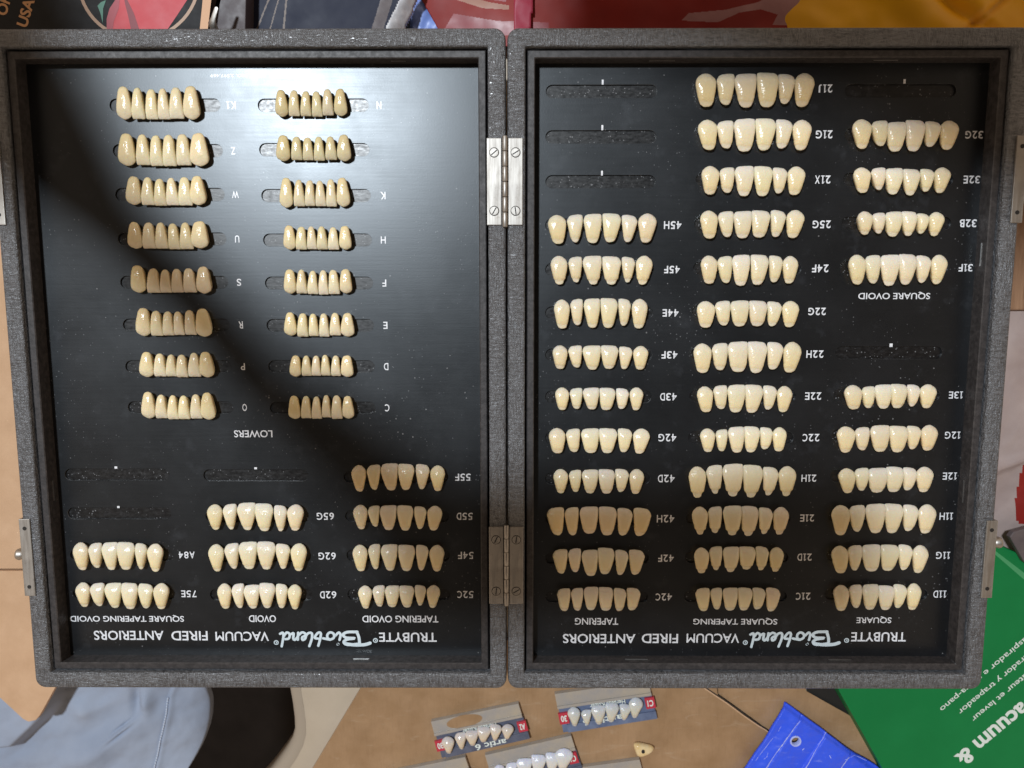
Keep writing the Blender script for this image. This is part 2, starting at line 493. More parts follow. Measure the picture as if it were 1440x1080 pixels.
# ------------------------------------------------------------------ rows of teeth: outline boxes read at 8x
ROWS = {
 # mark: (ox, oy, kind, slot_x, [(x0, x1, y0, y1) * 6])
 'K1': (150,115,'L',232,[(105,280,50,422),(275,425,65,420),(428,570,80,420),(568,712,72,420),(700,865,62,415),(858,1047,45,424)]),
 'Z': (150,115,'L',236,[(122,320,578,944),(322,488,588,936),(482,632,600,948),(626,782,596,950),(776,945,588,940),(936,1148,575,950)]),
 'W': (150,235,'L',239,[(208,385,100,424),(382,535,114,428),(530,672,130,434),(664,810,120,430),(800,960,112,432),(938,1118,98,428)]),
 'U': (150,235,'L',242,[(228,400,614,918),(394,552,622,916),(545,690,622,918),(684,822,632,924),(815,970,622,924),(950,1144,608,914)]),
 'S': (150,360,'L',245,[(270,440,105,414),(442,602,138,416),(596,730,152,414),(720,862,145,412),(858,1010,138,412),(1008,1178,118,424)]),
 'R': (150,360,'L',248,[(320,490,584,904),(490,630,615,900),(626,756,622,896),(752,872,624,892),(872,1006,608,890),(1000,1182,590,910)]),
 'P': (150,480,'L',251,[(366,528,118,404),(526,668,136,398),(660,784,148,398),(778,910,150,408),(910,1056,128,402),(1042,1208,118,408)]),
 'O': (150,480,'L',254,[(384,544,568,872),(544,682,598,870),(676,806,606,882),(804,936,608,880),(934,1070,596,874),(1056,1222,576,884)]),
 'N': (355,115,'L',440.5,[(252,400,88,392),(400,530,92,384),(535,660,104,386),(662,786,104,390),(784,912,82,378),(914,1066,74,382)]),
 '-': (355,115,'L',442,[(264,424,600,892),(430,560,616,880),(560,684,624,882),(686,812,616,886),(816,950,614,880),(950,1112,594,892)]),
 'K': (355,235,'L',444.5,[(302,452,118,456),(456,588,140,440),(586,704,148,438),(704,826,150,440),(824,946,136,444),(944,1098,116,446)]),
 'H': (355,235,'L',446.5,[(344,484,654,928),(482,610,670,928),(608,722,664,924),(720,846,664,928),(844,972,674,930),(972,1114,660,928)]),
 'F': (355,360,'L',448.6,[(352,490,150,424),(488,614,150,424),(614,736,164,430),(736,852,158,436),(852,980,154,430),(980,1122,146,422)]),
 'E': (355,360,'L',450.3,[(352,498,632,898),(498,628,644,910),(630,744,648,904),(744,862,646,910),(862,992,638,896),(990,1146,640,908)]),
 'D': (355,480,'L',452,[(416,546,158,400),(546,664,160,392),(662,770,160,390),(768,876,152,388),(878,992,160,394),(994,1136,158,402)]),
 'C': (355,480,'L',453.7,[(400,540,612,878),(540,662,614,870),(660,776,620,876),(774,884,606,862),(884,1012,608,876),(1008,1144,614,872)]),
 'A84': (90,750,'U',171,[(108,280,104,416),(280,432,110,392),(426,610,104,416),(598,804,102,414),(804,940,116,408),(936,1118,122,438)]),
 '75E': (90,750,'U',174.5,[(130,298,560,832),(298,462,560,820),(458,650,562,844),(646,838,562,858),(836,1008,570,848),(1008,1184,566,856)]),
 '65G': (280,690,'U',362,[(92,268,158,444),(270,428,150,438),(426,640,138,448),(628,838,148,460),(844,994,166,458),(992,1182,158,452)]),
 '62G': (280,690,'U',365,[(106,286,606,912),(288,452,592,880),(444,656,578,886),(652,868,576,892),(866,1032,598,880),(1030,1216,598,908)]),
 '62D': (280,770,'U',367.5,[(210,370,408,690),(370,512,406,682),(500,684,424,690),(680,862,400,682),(862,1002,412,684),(1000,1160,418,696)]),
 '55F': (480,640,'U',557,[(114,282,116,412),(288,442,108,392),(440,640,96,400),(638,824,100,394),(836,994,104,386),(1000,1170,120,408)]),
 '55D': (480,640,'U',558.5,[(134,300,562,836),(300,434,570,806),(432,626,566,844),(628,814,566,850),(820,962,580,834),(966,1138,574,850)]),
 '54F': (480,750,'U',560,[(128,298,132,428),(302,440,126,408),(444,636,126,424),(638,834,134,428),(840,984,134,418),(990,1162,136,432)]),
 '52C': (480,750,'U',561,[(190,350,592,848),(350,492,588,826),(490,656,590,832),(652,824,590,834),(824,958,588,816),(960,1114,588,840)]),
 '45H': (760,290,'U',843.6,[(82,290,94,424),(296,478,88,408),(482,690,82,416),(694,906,76,406),(910,1090,94,406),(1096,1306,78,412)]),
 '45F': (760,290,'U',843,[(112,304,556,882),(312,470,564,858),(472,690,554,882),(692,908,560,884),(912,1066,566,858),(1070,1262,554,884)]),
 '44E': (760,410,'U',842.5,[(150,330,88,418),(334,478,80,380),(484,672,76,410),(672,870,72,412),(872,1016,78,386),(1024,1206,80,418)]),
 '43F': (760,410,'U',842,[(134,306,606,872),(310,470,606,858),(470,682,606,882),(678,880,604,872),(882,1036,618,874),(1040,1214,612,880)]),
 '43D': (760,525,'U',841.5,[(164,324,160,416),(326,474,164,402),(474,662,160,408),(660,844,162,416),(848,996,168,402),(1000,1158,160,418)]),
 '42G': (760,525,'U',841,[(92,282,616,902),(284,448,622,888),(454,660,618,898),(656,866,618,900),(868,1034,620,890),(1038,1232,624,906)]),
 '42D': (760,640,'U',840.5,[(144,312,160,432),(318,462,168,418),(464,652,164,434),(650,838,160,434),(838,996,158,418),(998,1166,160,438)]),
 '42H': (760,640,'U',840,[(70,268,590,904),(270,432,592,906),(438,650,582,886),(652,862,584,906),(862,1038,598,908),(1044,1246,598,914)]),
 '42F': (760,750,'U',839.5,[(136,306,184,456),(310,458,174,440),(460,648,188,480),(642,836,166,462),(838,988,188,470),(994,1174,190,470)]),
 '42C': (760,750,'U',839,[(184,338,622,874),(340,482,618,872),(484,650,604,864),(650,822,612,874),(822,966,618,874),(968,1126,620,870)]),
 '21J': (965,90,'U',1060,[(104,338,98,482),(338,546,102,462),(536,792,100,490),(788,1042,88,486),(1030,1226,104,450),(1212,1440,96,484)]),
 '21G': (965,90,'U',1058,[(128,350,620,968),(340,534,630,952),(532,778,606,986),(774,1008,606,974),(1006,1196,616,952),(1190,1408,622,974)]),
 '21X': (965,220,'U',1056,[(170,372,102,430),(370,544,118,410),(540,760,102,448),(758,974,102,448),(968,1136,122,418),(1136,1338,108,434)]),
 '25G': (965,220,'U',1053.5,[(152,352,606,926),(352,532,612,908),(526,738,610,922),(734,946,602,914),(944,1118,600,908),(1120,1326,600,920)]),
 '24F': (965,345,'U',1051,[(160,352,112,434),(346,518,118,426),(510,718,102,458),(718,924,102,446),(926,1082,112,418),(1078,1256,118,430)]),
 '22G': (965,345,'U',1049,[(116,322,626,928),(318,498,622,904),(492,708,618,914),(702,908,620,912),(906,1074,630,912),(1072,1266,624,922)]),
 '22H': (965,470,'U',1046.5,[(78,284,102,438),(284,468,98,406),(460,694,80,426),(686,910,80,440),(906,1090,86,398),(1086,1292,86,432)]),
 '22E': (965,470,'U',1044.5,[(116,300,588,878),(300,462,574,844),(456,664,566,882),(656,862,566,886),(860,1018,576,850),(1016,1192,584,880)]),
 '22C': (965,580,'U',1042,[(152,324,182,448),(326,468,192,440),(464,654,160,454),(648,830,158,452),(826,972,166,416),(968,1128,168,440)]),
 '21H': (965,580,'U',1040,[(22,222,610,960),(218,406,592,916),(402,640,578,946),(632,864,592,960),(858,1038,614,936),(1032,1232,606,942)]),
 '21E': (960,700,'U',1038,[(100,282,102,414),(280,442,102,400),(446,662,90,422),(656,856,96,432),(852,1010,110,408),(1012,1192,106,414)]),
 '21D': (960,700,'U',1036,[(124,296,564,850),(296,446,552,818),(448,636,552,836),(632,820,552,808),(816,966,550,816),(972,1134,560,832)]),
 '21C': (960,760,'U',1034,[(140,304,538,798),(304,444,538,780),(444,620,536,790),(616,784,534,788),(782,932,536,778),(934,1096,536,800)]),
 '32G': (1185,155,'U',1266,[(106,324,96,436),(318,508,110,404),(486,712,124,466),(704,928,104,464),(918,1100,120,414),(1088,1302,112,446)]),
 '32E': (1185,155,'U',1263,[(120,316,638,930),(312,482,640,900),(468,676,646,950),(672,872,656,960),(866,1026,656,918),(1024,1212,638,932)]),
 '32B': (1185,280,'U',1260.5,[(160,334,134,404),(322,476,150,390),(468,668,136,424),(656,836,134,416),(830,970,158,392),(966,1142,142,418)]),
 '31F': (1185,280,'U',1257,[(62,258,622,964),(240,424,626,952),(412,640,622,978),(620,832,614,966),(822,992,630,944),(986,1172,624,960)]),
 '13E': (1165,530,'U',1247,[(174,376,92,368),(370,522,106,354),(510,712,86,360),(696,888,80,354),(882,1030,86,336),(1022,1212,84,354)]),
 '12G': (1165,530,'U',1244,[(92,302,560,856),(292,462,566,828),(460,684,542,844),(676,892,550,850),(880,1042,552,818),(1036,1226,542,832)]),
 '12E': (1160,640,'U',1241,[(146,340,150,430),(330,496,146,404),(478,704,146,426),(684,888,132,418),(876,1038,140,400),(1022,1220,134,420)]),
 '11H': (1160,640,'U',1238,[(70,286,566,904),(266,446,562,862),(444,676,548,880),(664,884,548,882),(874,1048,558,856),(1046,1250,558,886)]),
 '11G': (1155,755,'U',1235,[(110,304,104,410),(290,454,96,378),(444,662,86,390),(662,876,90,384),(862,1024,88,376),(1020,1200,96,410)]),
 '11D': (1155,755,'U',1232,[(134,310,546,834),(308,452,540,800),(450,640,534,820),(632,820,550,824),(806,960,536,802),(960,1122,528,826)]),
}
# (mark, x, y, height px) of every printed code
CODES = [('K1',325,148,11),('Z',328,212,10.5),('W',331,273.5,10),('U',333.5,336,10),('S',336,397,10),('R',338.5,457,10),('P',341.5,515.5,9.5),('O',344,573,10),
 ('N',533,148,11),('K',538.5,275,10.5),('H',539,337.5,10),('F',540.5,398,10),('E',542,457.5,10),('D',543,515.5,10),('C',544.5,573.5,10),
 ('55F',651,671,10),('55D',653.5,726,10),('54F',655,781,10),('52C',654.5,836,10),('65G',457.5,726,10),('62G',460,782,10),('62D',461.5,836.5,10),
 ('A84',262.5,780.5,9.5),('75E',265.5,835,9.5),
 ('45H',946,316.5,11),('45F',945,379,10.5),('44E',943,440,10.5),('43F',941.5,499,10.5),('43D',940,558,10.5),('42G',938.5,615.5,10.5),('42D',937,673,10.5),
 ('42H',936,729.5,10.5),('42F',936.5,785,10),('42C',933.5,839.5,10),
 ('21J',1161,124.5,11.5),('21G',1159,189,11.5),('21X',1157,252.5,11.5),('25G',1155.5,315.5,11),('24F',1153.5,377.5,11),('22G',1149,438,10.5),('22H',1146,498,10.5),
 ('22E',1143.5,557,10.5),('22C',1140.5,615.5,10.5),('21H',1137.5,672.5,10),('21E',1135,728.5,10),('21D',1131.5,783.5,10),('21C',1129.5,838.5,10),
 ('32G',1370,189.5,11),('32E',1366.5,252.5,11),('32B',1361.5,314,11),('31F',1358,376.5,10.5),('13E',1344,555.5,10),('12G',1339.5,612,10),('12E',1335.5,669.5,10),
 ('11H',1330.5,726,10),('11G',1326,781,10),('11D',1321.5,835.5,10)]
# grooves with no teeth: (centre x, centre y)
EMPTY = [(846,128.5),(845,192.5),(844.5,255.5),(1266.5,127.5),(1250,496),(164.5,667.5),(359.5,668.5),(168,722)]
TICKS = [(847.5,115.5,2.6,6.5),(847,179.5,2.6,7),(846.5,243.5,2.6,6.5),(1272,114.5,3.2,6),(1253,485.5,4.4,5),(163,657.5,4,3.4),(359.5,658.5,4,3),(166.5,713,3.6,3)]

centres = {}
for m_, (ox, oy, kd, sx, bx) in ROWS.items():
    cy = [c for c in CODES if c[0] == m_]
    ymid = cy[0][2] if cy else 210.5
    centres[m_] = (sx, ymid)
slots_px = list(centres.values()) + EMPTY
SL, SW = 25.7, 3.0          # half length and half width of a groove, mm


def stadium(cx, cy, hl, hw, n=10):
    pts = []
    for s, a0 in ((1, -90), (-1, 90)):
        for i in range(n + 1):
            a = math.radians(a0 + 180 * i / n)
            pts.append((cx + s * (hl - hw) + hw * math.cos(a), cy + hw * math.sin(a)))
    return pts


PANEL = {}
for key, (x0, x1) in SIDES.items():
    cu = bpy.data.curves.new('panel_outline', 'CURVE')
    cu.dimensions = '2D'
    cu.fill_mode = 'BOTH'
    a, b = x0 + 11.5, x1 - 11.5
    loops = [[(a, -HB + 11.5), (b, -HB + 11.5), (b, HB - 11.5), (a, HB - 11.5)]]
    mine = []
    for u, v in slots_px:
        c = P(u, v, ZP)
        if x0 < c[0] < x1:
            mine.append(c)
            loops.append(stadium(c[0], c[1], SL, SW))
    for lp in loops:
        s = cu.splines.new('POLY')
        s.points.add(len(lp) - 1)
        for p, (x, y) in zip(s.points, lp):
            p.co = (x * MM, y * MM, 0, 1)
        s.use_cyclic_u = True
    cu.extrude = 0.6 * MM
    tmp = bpy.data.objects.new('tmp', cu)
    COL.objects.link(tmp)
    dg = bpy.context.evaluated_depsgraph_get()
    me = bpy.data.meshes.new_from_object(tmp.evaluated_get(dg))
    bpy.data.objects.remove(tmp)
    me.transform(__import__('mathutils').Matrix.Translation(((-(x0 + x1) / 2) * MM, 0, 0)))
    pan = link('panel', me, M_panel, case)
    me.materials.clear(); me.materials.append(M_panel)
    pan.location = (Vector(((x0 + x1) / 2, 0, ZP - 0.6)) - Vector((0, 0, -45))) * MM
    PANEL[key] = pan
    for c in mine:
        bm = bmesh.new()
        f = bm.faces.new([bm.verts.new((x, y, ZP - 1.0)) for x, y in stadium(c[0], c[1], SL + 0.3, SW + 0.3)])
        so = [bm.verts.new((x, y, ZP + 0.02)) for x, y in stadium(c[0], c[1], SL + 0.16, SW + 0.16)]
        si = [bm.verts.new((x, y, ZP - 0.25)) for x, y in stadium(c[0], c[1], SL - 0.06, SW - 0.06)]
        for q_ in range(len(so)):
            f = bm.faces.new((so[q_], so[(q_ + 1) % len(so)], si[(q_ + 1) % len(so)], si[q_]))
            f.material_index = 1
        from_bm('groove', bm, [M_slot, M_lip_lit], pan, origin=(c[0], c[1], ZP - 1.0))


# ------------------------------------------------------------------ printed lettering
def text_mesh(s, bold=0.0):
    cu = bpy.data.curves.new('lettering', 'FONT')
    cu.body = s
    cu.size = 1.0
    cu.align_x = 'CENTER'
    cu.resolution_u = 4
    cu.offset = bold
    o = bpy.data.objects.new('tmp', cu)
    COL.objects.link(o)
    dg = bpy.context.evaluated_depsgraph_get()
    me = bpy.data.meshes.new_from_object(o.evaluated_get(dg))
    bpy.data.objects.remove(o)
    return me


def add_text(bm, s, cx, cy, z, h, w=None, ang=math.pi, bold=0.012, ref=None, mi=0):
    """Flat letters centred at (cx, cy) mm; h cap height, w full width (mm)."""
    me = text_mesh(s, bold)
    co = np.array([v.co[:] for v in me.vertices])
    if len(co) == 0:
        return
    lo, hi = co.min(0), co.max(0)
    if ref is not None:
        r = np.array([v.co[:] for v in text_mesh(ref, bold).vertices])
        rlo, rhi = r.min(0), r.max(0)
    else:
        rlo, rhi = lo, hi
    sy = h / (rhi[1] - rlo[1])
    sx = w / (hi[0] - lo[0]) if w else sy * 0.96
    mx, my = (lo[0] + hi[0]) / 2, (rlo[1] + rhi[1]) / 2
    ca, sa = math.cos(ang), math.sin(ang)
    vs = []
    for x, y, _ in co:
        X, Y = (x - mx) * sx, (y - my) * sy
        vs.append(bm.verts.new((cx + X * ca - Y * sa, cy + X * sa + Y * ca, z)))
    for p in me.polygons:
        try:
            f = bm.faces.new([vs[i] for i in p.vertices]); f.material_index = mi
        except ValueError:
            pass


def px_text(bm, s, u, v, hpx, wpx=None, z=ZP + 0.06, tilt=0.0, **kw):
    cx, cy = P(u, v, z)
    k = abs(P(u + 10, v, z)[0] - P(u - 10, v, z)[0]) / 20
    kv = abs(P(u, v + 10, z)[1] - P(u, v - 10, z)[1]) / 20
    add_text(bm, s, cx, cy, z, hpx * kv, wpx * k if wpx else None, math.pi + tilt, **kw)


def add_stroke(bm, pts, w, z, n=6):
    """Flat pen stroke of width w along pts with round ends."""
    pts = [Vector((p[0], p[1])) for p in pts]
    fine = []
    m = len(pts)
    for i in range(m - 1):
        p0, p1, p2, p3 = pts[max(i - 1, 0)], pts[i], pts[i + 1], pts[min(i + 2, m - 1)]
        for j in range(n):
            t = j / n
            fine.append(0.5 * ((2 * p1) + (-p0 + p2) * t + (2 * p0 - 5 * p1 + 4 * p2 - p3) * t * t + (-p0 + 3 * p1 - 3 * p2 + p3) * t ** 3))
    fine.append(pts[-1])
    L, R = [], []
    for i, p in enumerate(fine):
        d = fine[min(i + 1, len(fine) - 1)] - fine[max(i - 1, 0)]
        d = d.normalized() if d.length > 1e-9 else Vector((1, 0))
        nrm = Vector((-d.y, d.x)) * w / 2
        zi = z + 0.012 * i / max(len(fine) / 4, 1) * (0.25 if len(fine) < 20 else 1)
        L.append(bm.verts.new((*(p + nrm), zi))); R.append(bm.verts.new((*(p - nrm), zi)))
    for i in range(len(fine) - 1):
        try: bm.faces.new((R[i], R[i + 1], L[i + 1], L[i]))
        except ValueError: pass
    for c in (fine[0], fine[-1]):
        bm.faces.new([bm.verts.new((c.x + w / 2 * math.cos(a * math.pi / 6), c.y + w / 2 * math.sin(a * math.pi / 6), z + 0.02)) for a in range(12)])


# strokes of the script word, upright, in letter-height units; x runs left to right
SCRIPT = [
 [(0.05,0.86),(0.6,0.98),(1.6,1.0),(2.45,0.90)],                      # B: a long swash over the stem
 [(1.05,0.92),(1.10,0.45),(1.30,0.02)],
 [(1.15,0.92),(2.2,0.98),(2.55,0.78),(2.2,0.58),(1.5,0.5),(2.3,0.46),(2.6,0.24),(2.2,0.05),(1.25,0.03)],
 [(3.45,0.62),(3.35,0.25),(3.5,0.08),(3.8,0.3)],                      # i
 [(3.58,0.92),(3.62,0.95)],
 [(4.25,0.6),(3.95,0.45),(3.95,0.18),(4.25,0.06),(4.5,0.22),(4.5,0.48),(4.25,0.6),(4.9,0.5)],   # o
 [(5.35,1.05),(5.15,0.5),(5.1,0.12),(5.35,0.1),(5.65,0.45),(5.35,0.52)],  # b
 [(6.15,1.08),(5.9,0.5),(5.9,0.12),(6.2,0.12),(6.4,0.3)],             # l
 [(6.4,0.28),(6.75,0.42),(6.72,0.62),(6.48,0.5),(6.45,0.18),(6.75,0.06),(7.05,0.25)],  # e
 [(7.15,0.6),(7.1,0.08)],[(7.12,0.35),(7.4,0.6),(7.55,0.5),(7.5,0.12),(7.75,0.2)],      # n
 [(8.25,0.55),(7.95,0.5),(7.85,0.2),(8.1,0.06),(8.35,0.3)],[(8.6,1.08),(8.42,0.4),(8.45,0.08),(8.7,0.16)],  # d
]


def logo(bm, u0, v0, u1, v1, hpx):
    """Script word from pixel (u0, v0) (its first letter, right) to (u1, v1)."""
    z = ZP + 0.06
    a, b = Vector(P(u0, v0, z)), Vector(P(u1, v1, z))
    ax = (b - a) / 8.75
    up = Vector((-ax.y, ax.x)).normalized()
    hm = hpx * abs(P(u0, v0 + 10, z)[1] - P(u0, v0 - 10, z)[1]) / 20
    for si_, st in enumerate(SCRIPT):
        w = 1.7 if st is SCRIPT[0] else (1.45 if st in SCRIPT[1:3] else 1.25)
        if st[0][0] > 3: st = [(2.95 + (x - 3.45) * 1.07, y) for x, y in st]
        add_stroke(bm, [a + ax * x + up * (hm * (y - 0.5)) for x, y in st], w, z + 0.05 * si_)


CAPS = [('LOWERS',356,610,10,54,'lid'),('SQUARE TAPERING OVOID',178.5,869.5,9.6,160,'lid'),('OVOID',369,870,9.6,38,'lid'),('TAPERING OVOID',563,870.5,9.6,107,'lid'),
 ('ANTERIORS',181,893.5,13,98,'lid'),('FIRED',266.5,894,13,51,'lid'),('VACUUM',340.5,894.8,13,75,'lid'),('TRUBYTE',573.5,896,13,81,'lid'),
 ('SQUARE OVOID',1257.5,415.5,10.5,101,'base'),('SQUARE',1229,871.5,9.6,49,'base'),('SQUARE TAPERING',1034,873.5,9.6,118,'base'),('TAPERING',839,873.8,9.6,61,'base'),
 ('ANTERIORS',842.5,898,13,102,'base'),('FIRED',928,897.8,13,51,'base'),('VACUUM',1002.5,897.5,13,74,'base'),('TRUBYTE',1235.5,895.5,13,77,'base')]
WID = {'1': 0.62, 'W': 1.3, 'M': 1.2, 'G': 1.08, 'H': 1.0, 'K': 1.0, 'A': 1.0, 'E': 0.86, 'F': 0.82, 'J': 0.66}


def code_text(bm, s, u, v, hpx, z=ZP + 0.06, bold=0.016):
    """A printed mark laid out glyph by glyph, upside down like the rest of the case; its 1 has a foot."""
    c = P(u, v, z)
    k = abs(P(u + 10, v, z)[0] - P(u - 10, v, z)[0]) / 20
    h = hpx * abs(P(u, v + 10, z)[1] - P(u, v - 10, z)[1]) / 20
    ws = [WID.get(ch, 0.9) for ch in s]
    total = (sum(ws) - 0.12) * h * 0.87
    x = c[0] + total / 2
    for ch, w in zip(s, ws):
        cw = w * h * 0.87
        gx = x - (cw - 0.10 * h) / 2
        gw = cw - 0.16 * h
        if ch == '1':
            t = h * 0.135 + bold * 1.5
            def q(a0, a1, b0, b1):
                bm.faces.new([bm.verts.new((gx - a, c[1] - b, z)) for a, b in ((a0, b0), (a1, b0), (a1, b1), (a0, b1))])
            q(-t / 2, t / 2, -h / 2 + t * .8, h / 2)
            q(-gw * .55, gw * .55, -h / 2, -h / 2 + t * .8)
            bm.faces.new([bm.verts.new((gx - a, c[1] - b, z)) for a, b in ((-t / 2, h / 2), (-gw * .55, h / 2 - h * .2), (-gw * .55, h / 2 - h * .2 - t * .8), (-t / 2, h / 2 - t * 1.1))])
        else:
            add_text(bm, ch, gx, c[1], z, h, gw, bold=bold)
        x -= cw


def printed(name, bm, side, u, v, m=None):
    c = P(u, v, ZP + 0.06)
    return from_bm(name, bm, m or M_ink, PANEL[side], origin=(c[0], c[1], ZP + 0.06))


for s, u, v, h in CODES:
    bm = bmesh.new()
    code_text(bm, s, u, v, h, bold=0.02 if u > 711 and v < 520 else 0.012)
    printed('printed_code', bm, 'lid' if u < 711 else 'base', u, v)
for s, u, v, h, w, k in CAPS:
    bm = bmesh.new()
    px_text(bm, s, u, v, h, w, bold=0.012)
    printed('printed_heading', bm, k, u, v)
bm = bmesh.new()
px_text(bm, 'PAT. NO. 2,597,469', 331, 106, 5.4, 70, bold=0.012)
printed('printed_note', bm, 'lid', 331, 106)
for u, v, w, h in TICKS:
    c = P(u, v, ZP)
    bm = bmesh.new()
    kx = 0.333
    bm.faces.new([bm.verts.new((c[0] + a * w * kx / 2, c[1] + b * h * kx / 2, ZP + 0.05)) for a, b in ((-1, -1), (1, -1), (1, 1), (-1, 1))])
    printed('tick_mark', bm, 'lid' if u < 711 else 'base', u, v)
for k, us in (('lid', (528, 388.5)), ('base', (1190.5, 1048))):
    for u in us:
        vv = 900.5 if u > 1100 or u == 528 else 903.5
        c = P(u, vv, ZP)
        bm = bmesh.new()
        n = 16
        for ro, ri in ((1.25, 0.8),):
            o_ = [bm.verts.new((c[0] + ro * math.cos(2 * math.pi * i / n), c[1] + ro * math.sin(2 * math.pi * i / n), ZP + 0.06)) for i in range(n)]
            i_ = [bm.verts.new((c[0] + ri * math.cos(2 * math.pi * i / n), c[1] + ri * math.sin(2 * math.pi * i / n), ZP + 0.06)) for i in range(n)]
            for i in range(n):
                bm.faces.new((o_[i], o_[(i + 1) % n], i_[(i + 1) % n], i_[i]))
        add_text(bm, 'R', c[0], c[1], ZP + 0.06, 1.1, bold=0.03)
        printed('registered_mark', bm, k, u, vv, M_logo)
for k in SIDES:
    x0, x1 = SIDES[k]
    bm = bmesh.new()
    if k == 'lid': logo(bm, 521, 897.5, 392, 897, 19)
    else: logo(bm, 1181, 897, 1052, 898, 19)
    from_bm('script_logo', bm, M_logo, PANEL[k], origin=((x0 + x1) / 2, -133, ZP + 0.06))

# ------------------------------------------------------------------ hinges, latches, staples
def hinge(u0, u1, ub0, ub1, v0, v1):
    zt = 0.9
    p0 = P(u0, v0, zt); p1 = P(u1, v1, zt)
    xb0, xb1 = P(ub0, v0, zt + 1)[0], P(ub1, v0, zt + 1)[0]
    y1, y0 = p0[1], p1[1]
    xm = (xb0 + xb1) / 2
    bm = bmesh.new()
    # knuckles: six barrel pieces along y
    L = (y1 - y0 + 2.0)
    for i in range(6):
        a = y0 - 1.0 + L * i / 6 + 0.12; b = y0 - 1.0 + L * (i + 1) / 6 - 0.12
        r = (xb1 - xb0) / 2 * 0.86
        rings = []
        for yy, rr in ((a, r * 0.9), (a + 0.2, r), (b - 0.2, r), (b, r * 0.9)):
            rings.append([(xm + rr * math.sin(2 * math.pi * j / 20), yy, 0.9 + rr * math.cos(2 * math.pi * j / 20)) for j in range(20)])
        add_loft(bm, rings, True)
    h = from_bm('hinge', bm, M_steel, case, origin=(xm, (y0 + y1) / 2, 0), smooth=True)
    for xa, xb in ((p0[0], xb0 - 0.15), (xb1 + 0.15, p1[0])):
        bm = bmesh.new()
        add_box(bm, xa, xb, y0, y1, 0.05, zt, 0.25)
        from_bm('leaf', bm, M_steel, h, origin=((xa + xb) / 2, (y0 + y1) / 2, 0))
        for yy in (y0 + (y1 - y0) * 0.165, y1 - (y1 - y0) * 0.165):
            bm = bmesh.new()
            add_cyl(bm, (xa + xb) / 2, yy, 1.95, 0.5, zt + 0.18, 26, 0.15)
            s = from_bm('screw', bm, M_steel, h, origin=((xa + xb) / 2, yy, 0.5))
            # the dark ring round the head and the driver slot
            bm = bmesh.new()
            n = 30
            o_ = [bm.verts.new(((xa + xb) / 2 + 2.25 * math.cos(2 * math.pi * i / n), yy + 2.25 * math.sin(2 * math.pi * i / n), zt + 0.03)) for i in range(n)]
            i_ = [bm.verts.new(((xa + xb) / 2 + 1.9 * math.cos(2 * math.pi * i / n), yy + 1.9 * math.sin(2 * math.pi * i / n), zt + 0.03)) for i in range(n)]
            for i in range(n):
                bm.faces.new((o_[i], o_[(i + 1) % n], i_[(i + 1) % n], i_[i]))
            an = random.uniform(0.4, 2.4)
            ca, sa = math.cos(an), math.sin(an)
            bm.faces.new([bm.verts.new(((xa + xb) / 2 + a * 1.7 * ca - b * 0.24 * sa, yy + a * 1.7 * sa + b * 0.24 * ca, zt + 0.22)) for a, b in ((-1, -1), (1, -1), (1, 1), (-1, 1))])
            from_bm('slot', bm, M_dark, h, origin=((xa + xb) / 2, yy, zt))


hinge(684.5, 735, 705.5, 714.5, 194, 316.5)
hinge(687.5, 735.5, 708, 716, 741, 849)


def latch(side, v0, v1, knob_v=None):
    xe = -233.4 if side < 0 else 233.4
    ya, yb = P(720, v1, 0)[1], P(720, v0, 0)[1]
    bm = bmesh.new()
    xi, xo = xe - side * 4.3, xe + side * 0.9
    add_box(bm, min(xi, xo), max(xi, xo), ya, yb, 0.05, 0.85, 0.2)
    add_box(bm, min(xe + side * 0.05, xo), max(xe + side * 0.05, xo), ya + 0.02, yb - 0.02, -14, 0.0)
    l = from_bm('latch', bm, M_steel, case, origin=(xe, (ya + yb) / 2, 0))
    for f in (0.12, 0.88):
        bm = bmesh.new()
        add_cyl(bm, xe - side * 1.7, ya + (yb - ya) * f, 0.95, 0.87, 0.93, 18)
        from_bm('rivet_hole', bm, M_dark, l, origin=(xe - side * 1.7, ya + (yb - ya) * f, 0.87))
    if knob_v:
        yk = P(720, knob_v, 0)[1]
        bm = bmesh.new()
        rings = []
        for x, r in ((0.9, 2.3), (3.0, 2.4), (4.2, 2.9), (5.2, 2.6), (5.6, 1.2)):
            rings.append([(xe + side * x, yk + r * math.cos(2 * math.pi * j / 18), -3.0 + r * math.sin(2 * math.pi * j / 18)) for j in range(18)])
        if side > 0: rings = [r[::-1] for r in rings]
        add_loft(bm, rings, True)
        bm2 = bm
        from_bm('catch_knob', bm2, M_steel, l, origin=(xe + side * 3, yk, -3), smooth=True)


latch(-1, 730, 838, 783)
latch(-1, 196, 316)
latch(1, 731, 839, 765)
latch(1, 192, 314, 278)

for key, pts in (('lid', [('b', 508, 934, 24), ('l', 69, 690, 30), ('t', 560, 80, 20)]), ('base', [('b', 895, 934, 34), ('b', 1181, 932, 34), ('t', 931, 79, 35), ('t', 1246, 79, 33), ('r', 1386, 358, 32), ('r', 1358, 691, 33)])):
    x0, x1 = SIDES[key]
    for w, u, v, l in pts:
        x, y = P(u, v, -6)
        hl = l * 0.333 / 2
        bm = bmesh.new()
        if w == 'b': add_box(bm, x - hl, x + hl, -HB + 12.35, -HB + 12.65, -6.3, -5.9)
        elif w == 't': add_box(bm, x - hl, x + hl, HB - 12.65, HB - 12.35, -6.3, -5.9)
        elif w == 'l': add_box(bm, x0 + 12.35, x0 + 12.65, y - hl, y + hl, -6.3, -5.9)
        else: add_box(bm, x1 - 12.65, x1 - 12.35, y - hl, y + hl, -6.3, -5.9)
        from_bm('staple', bm, M_staple, case)

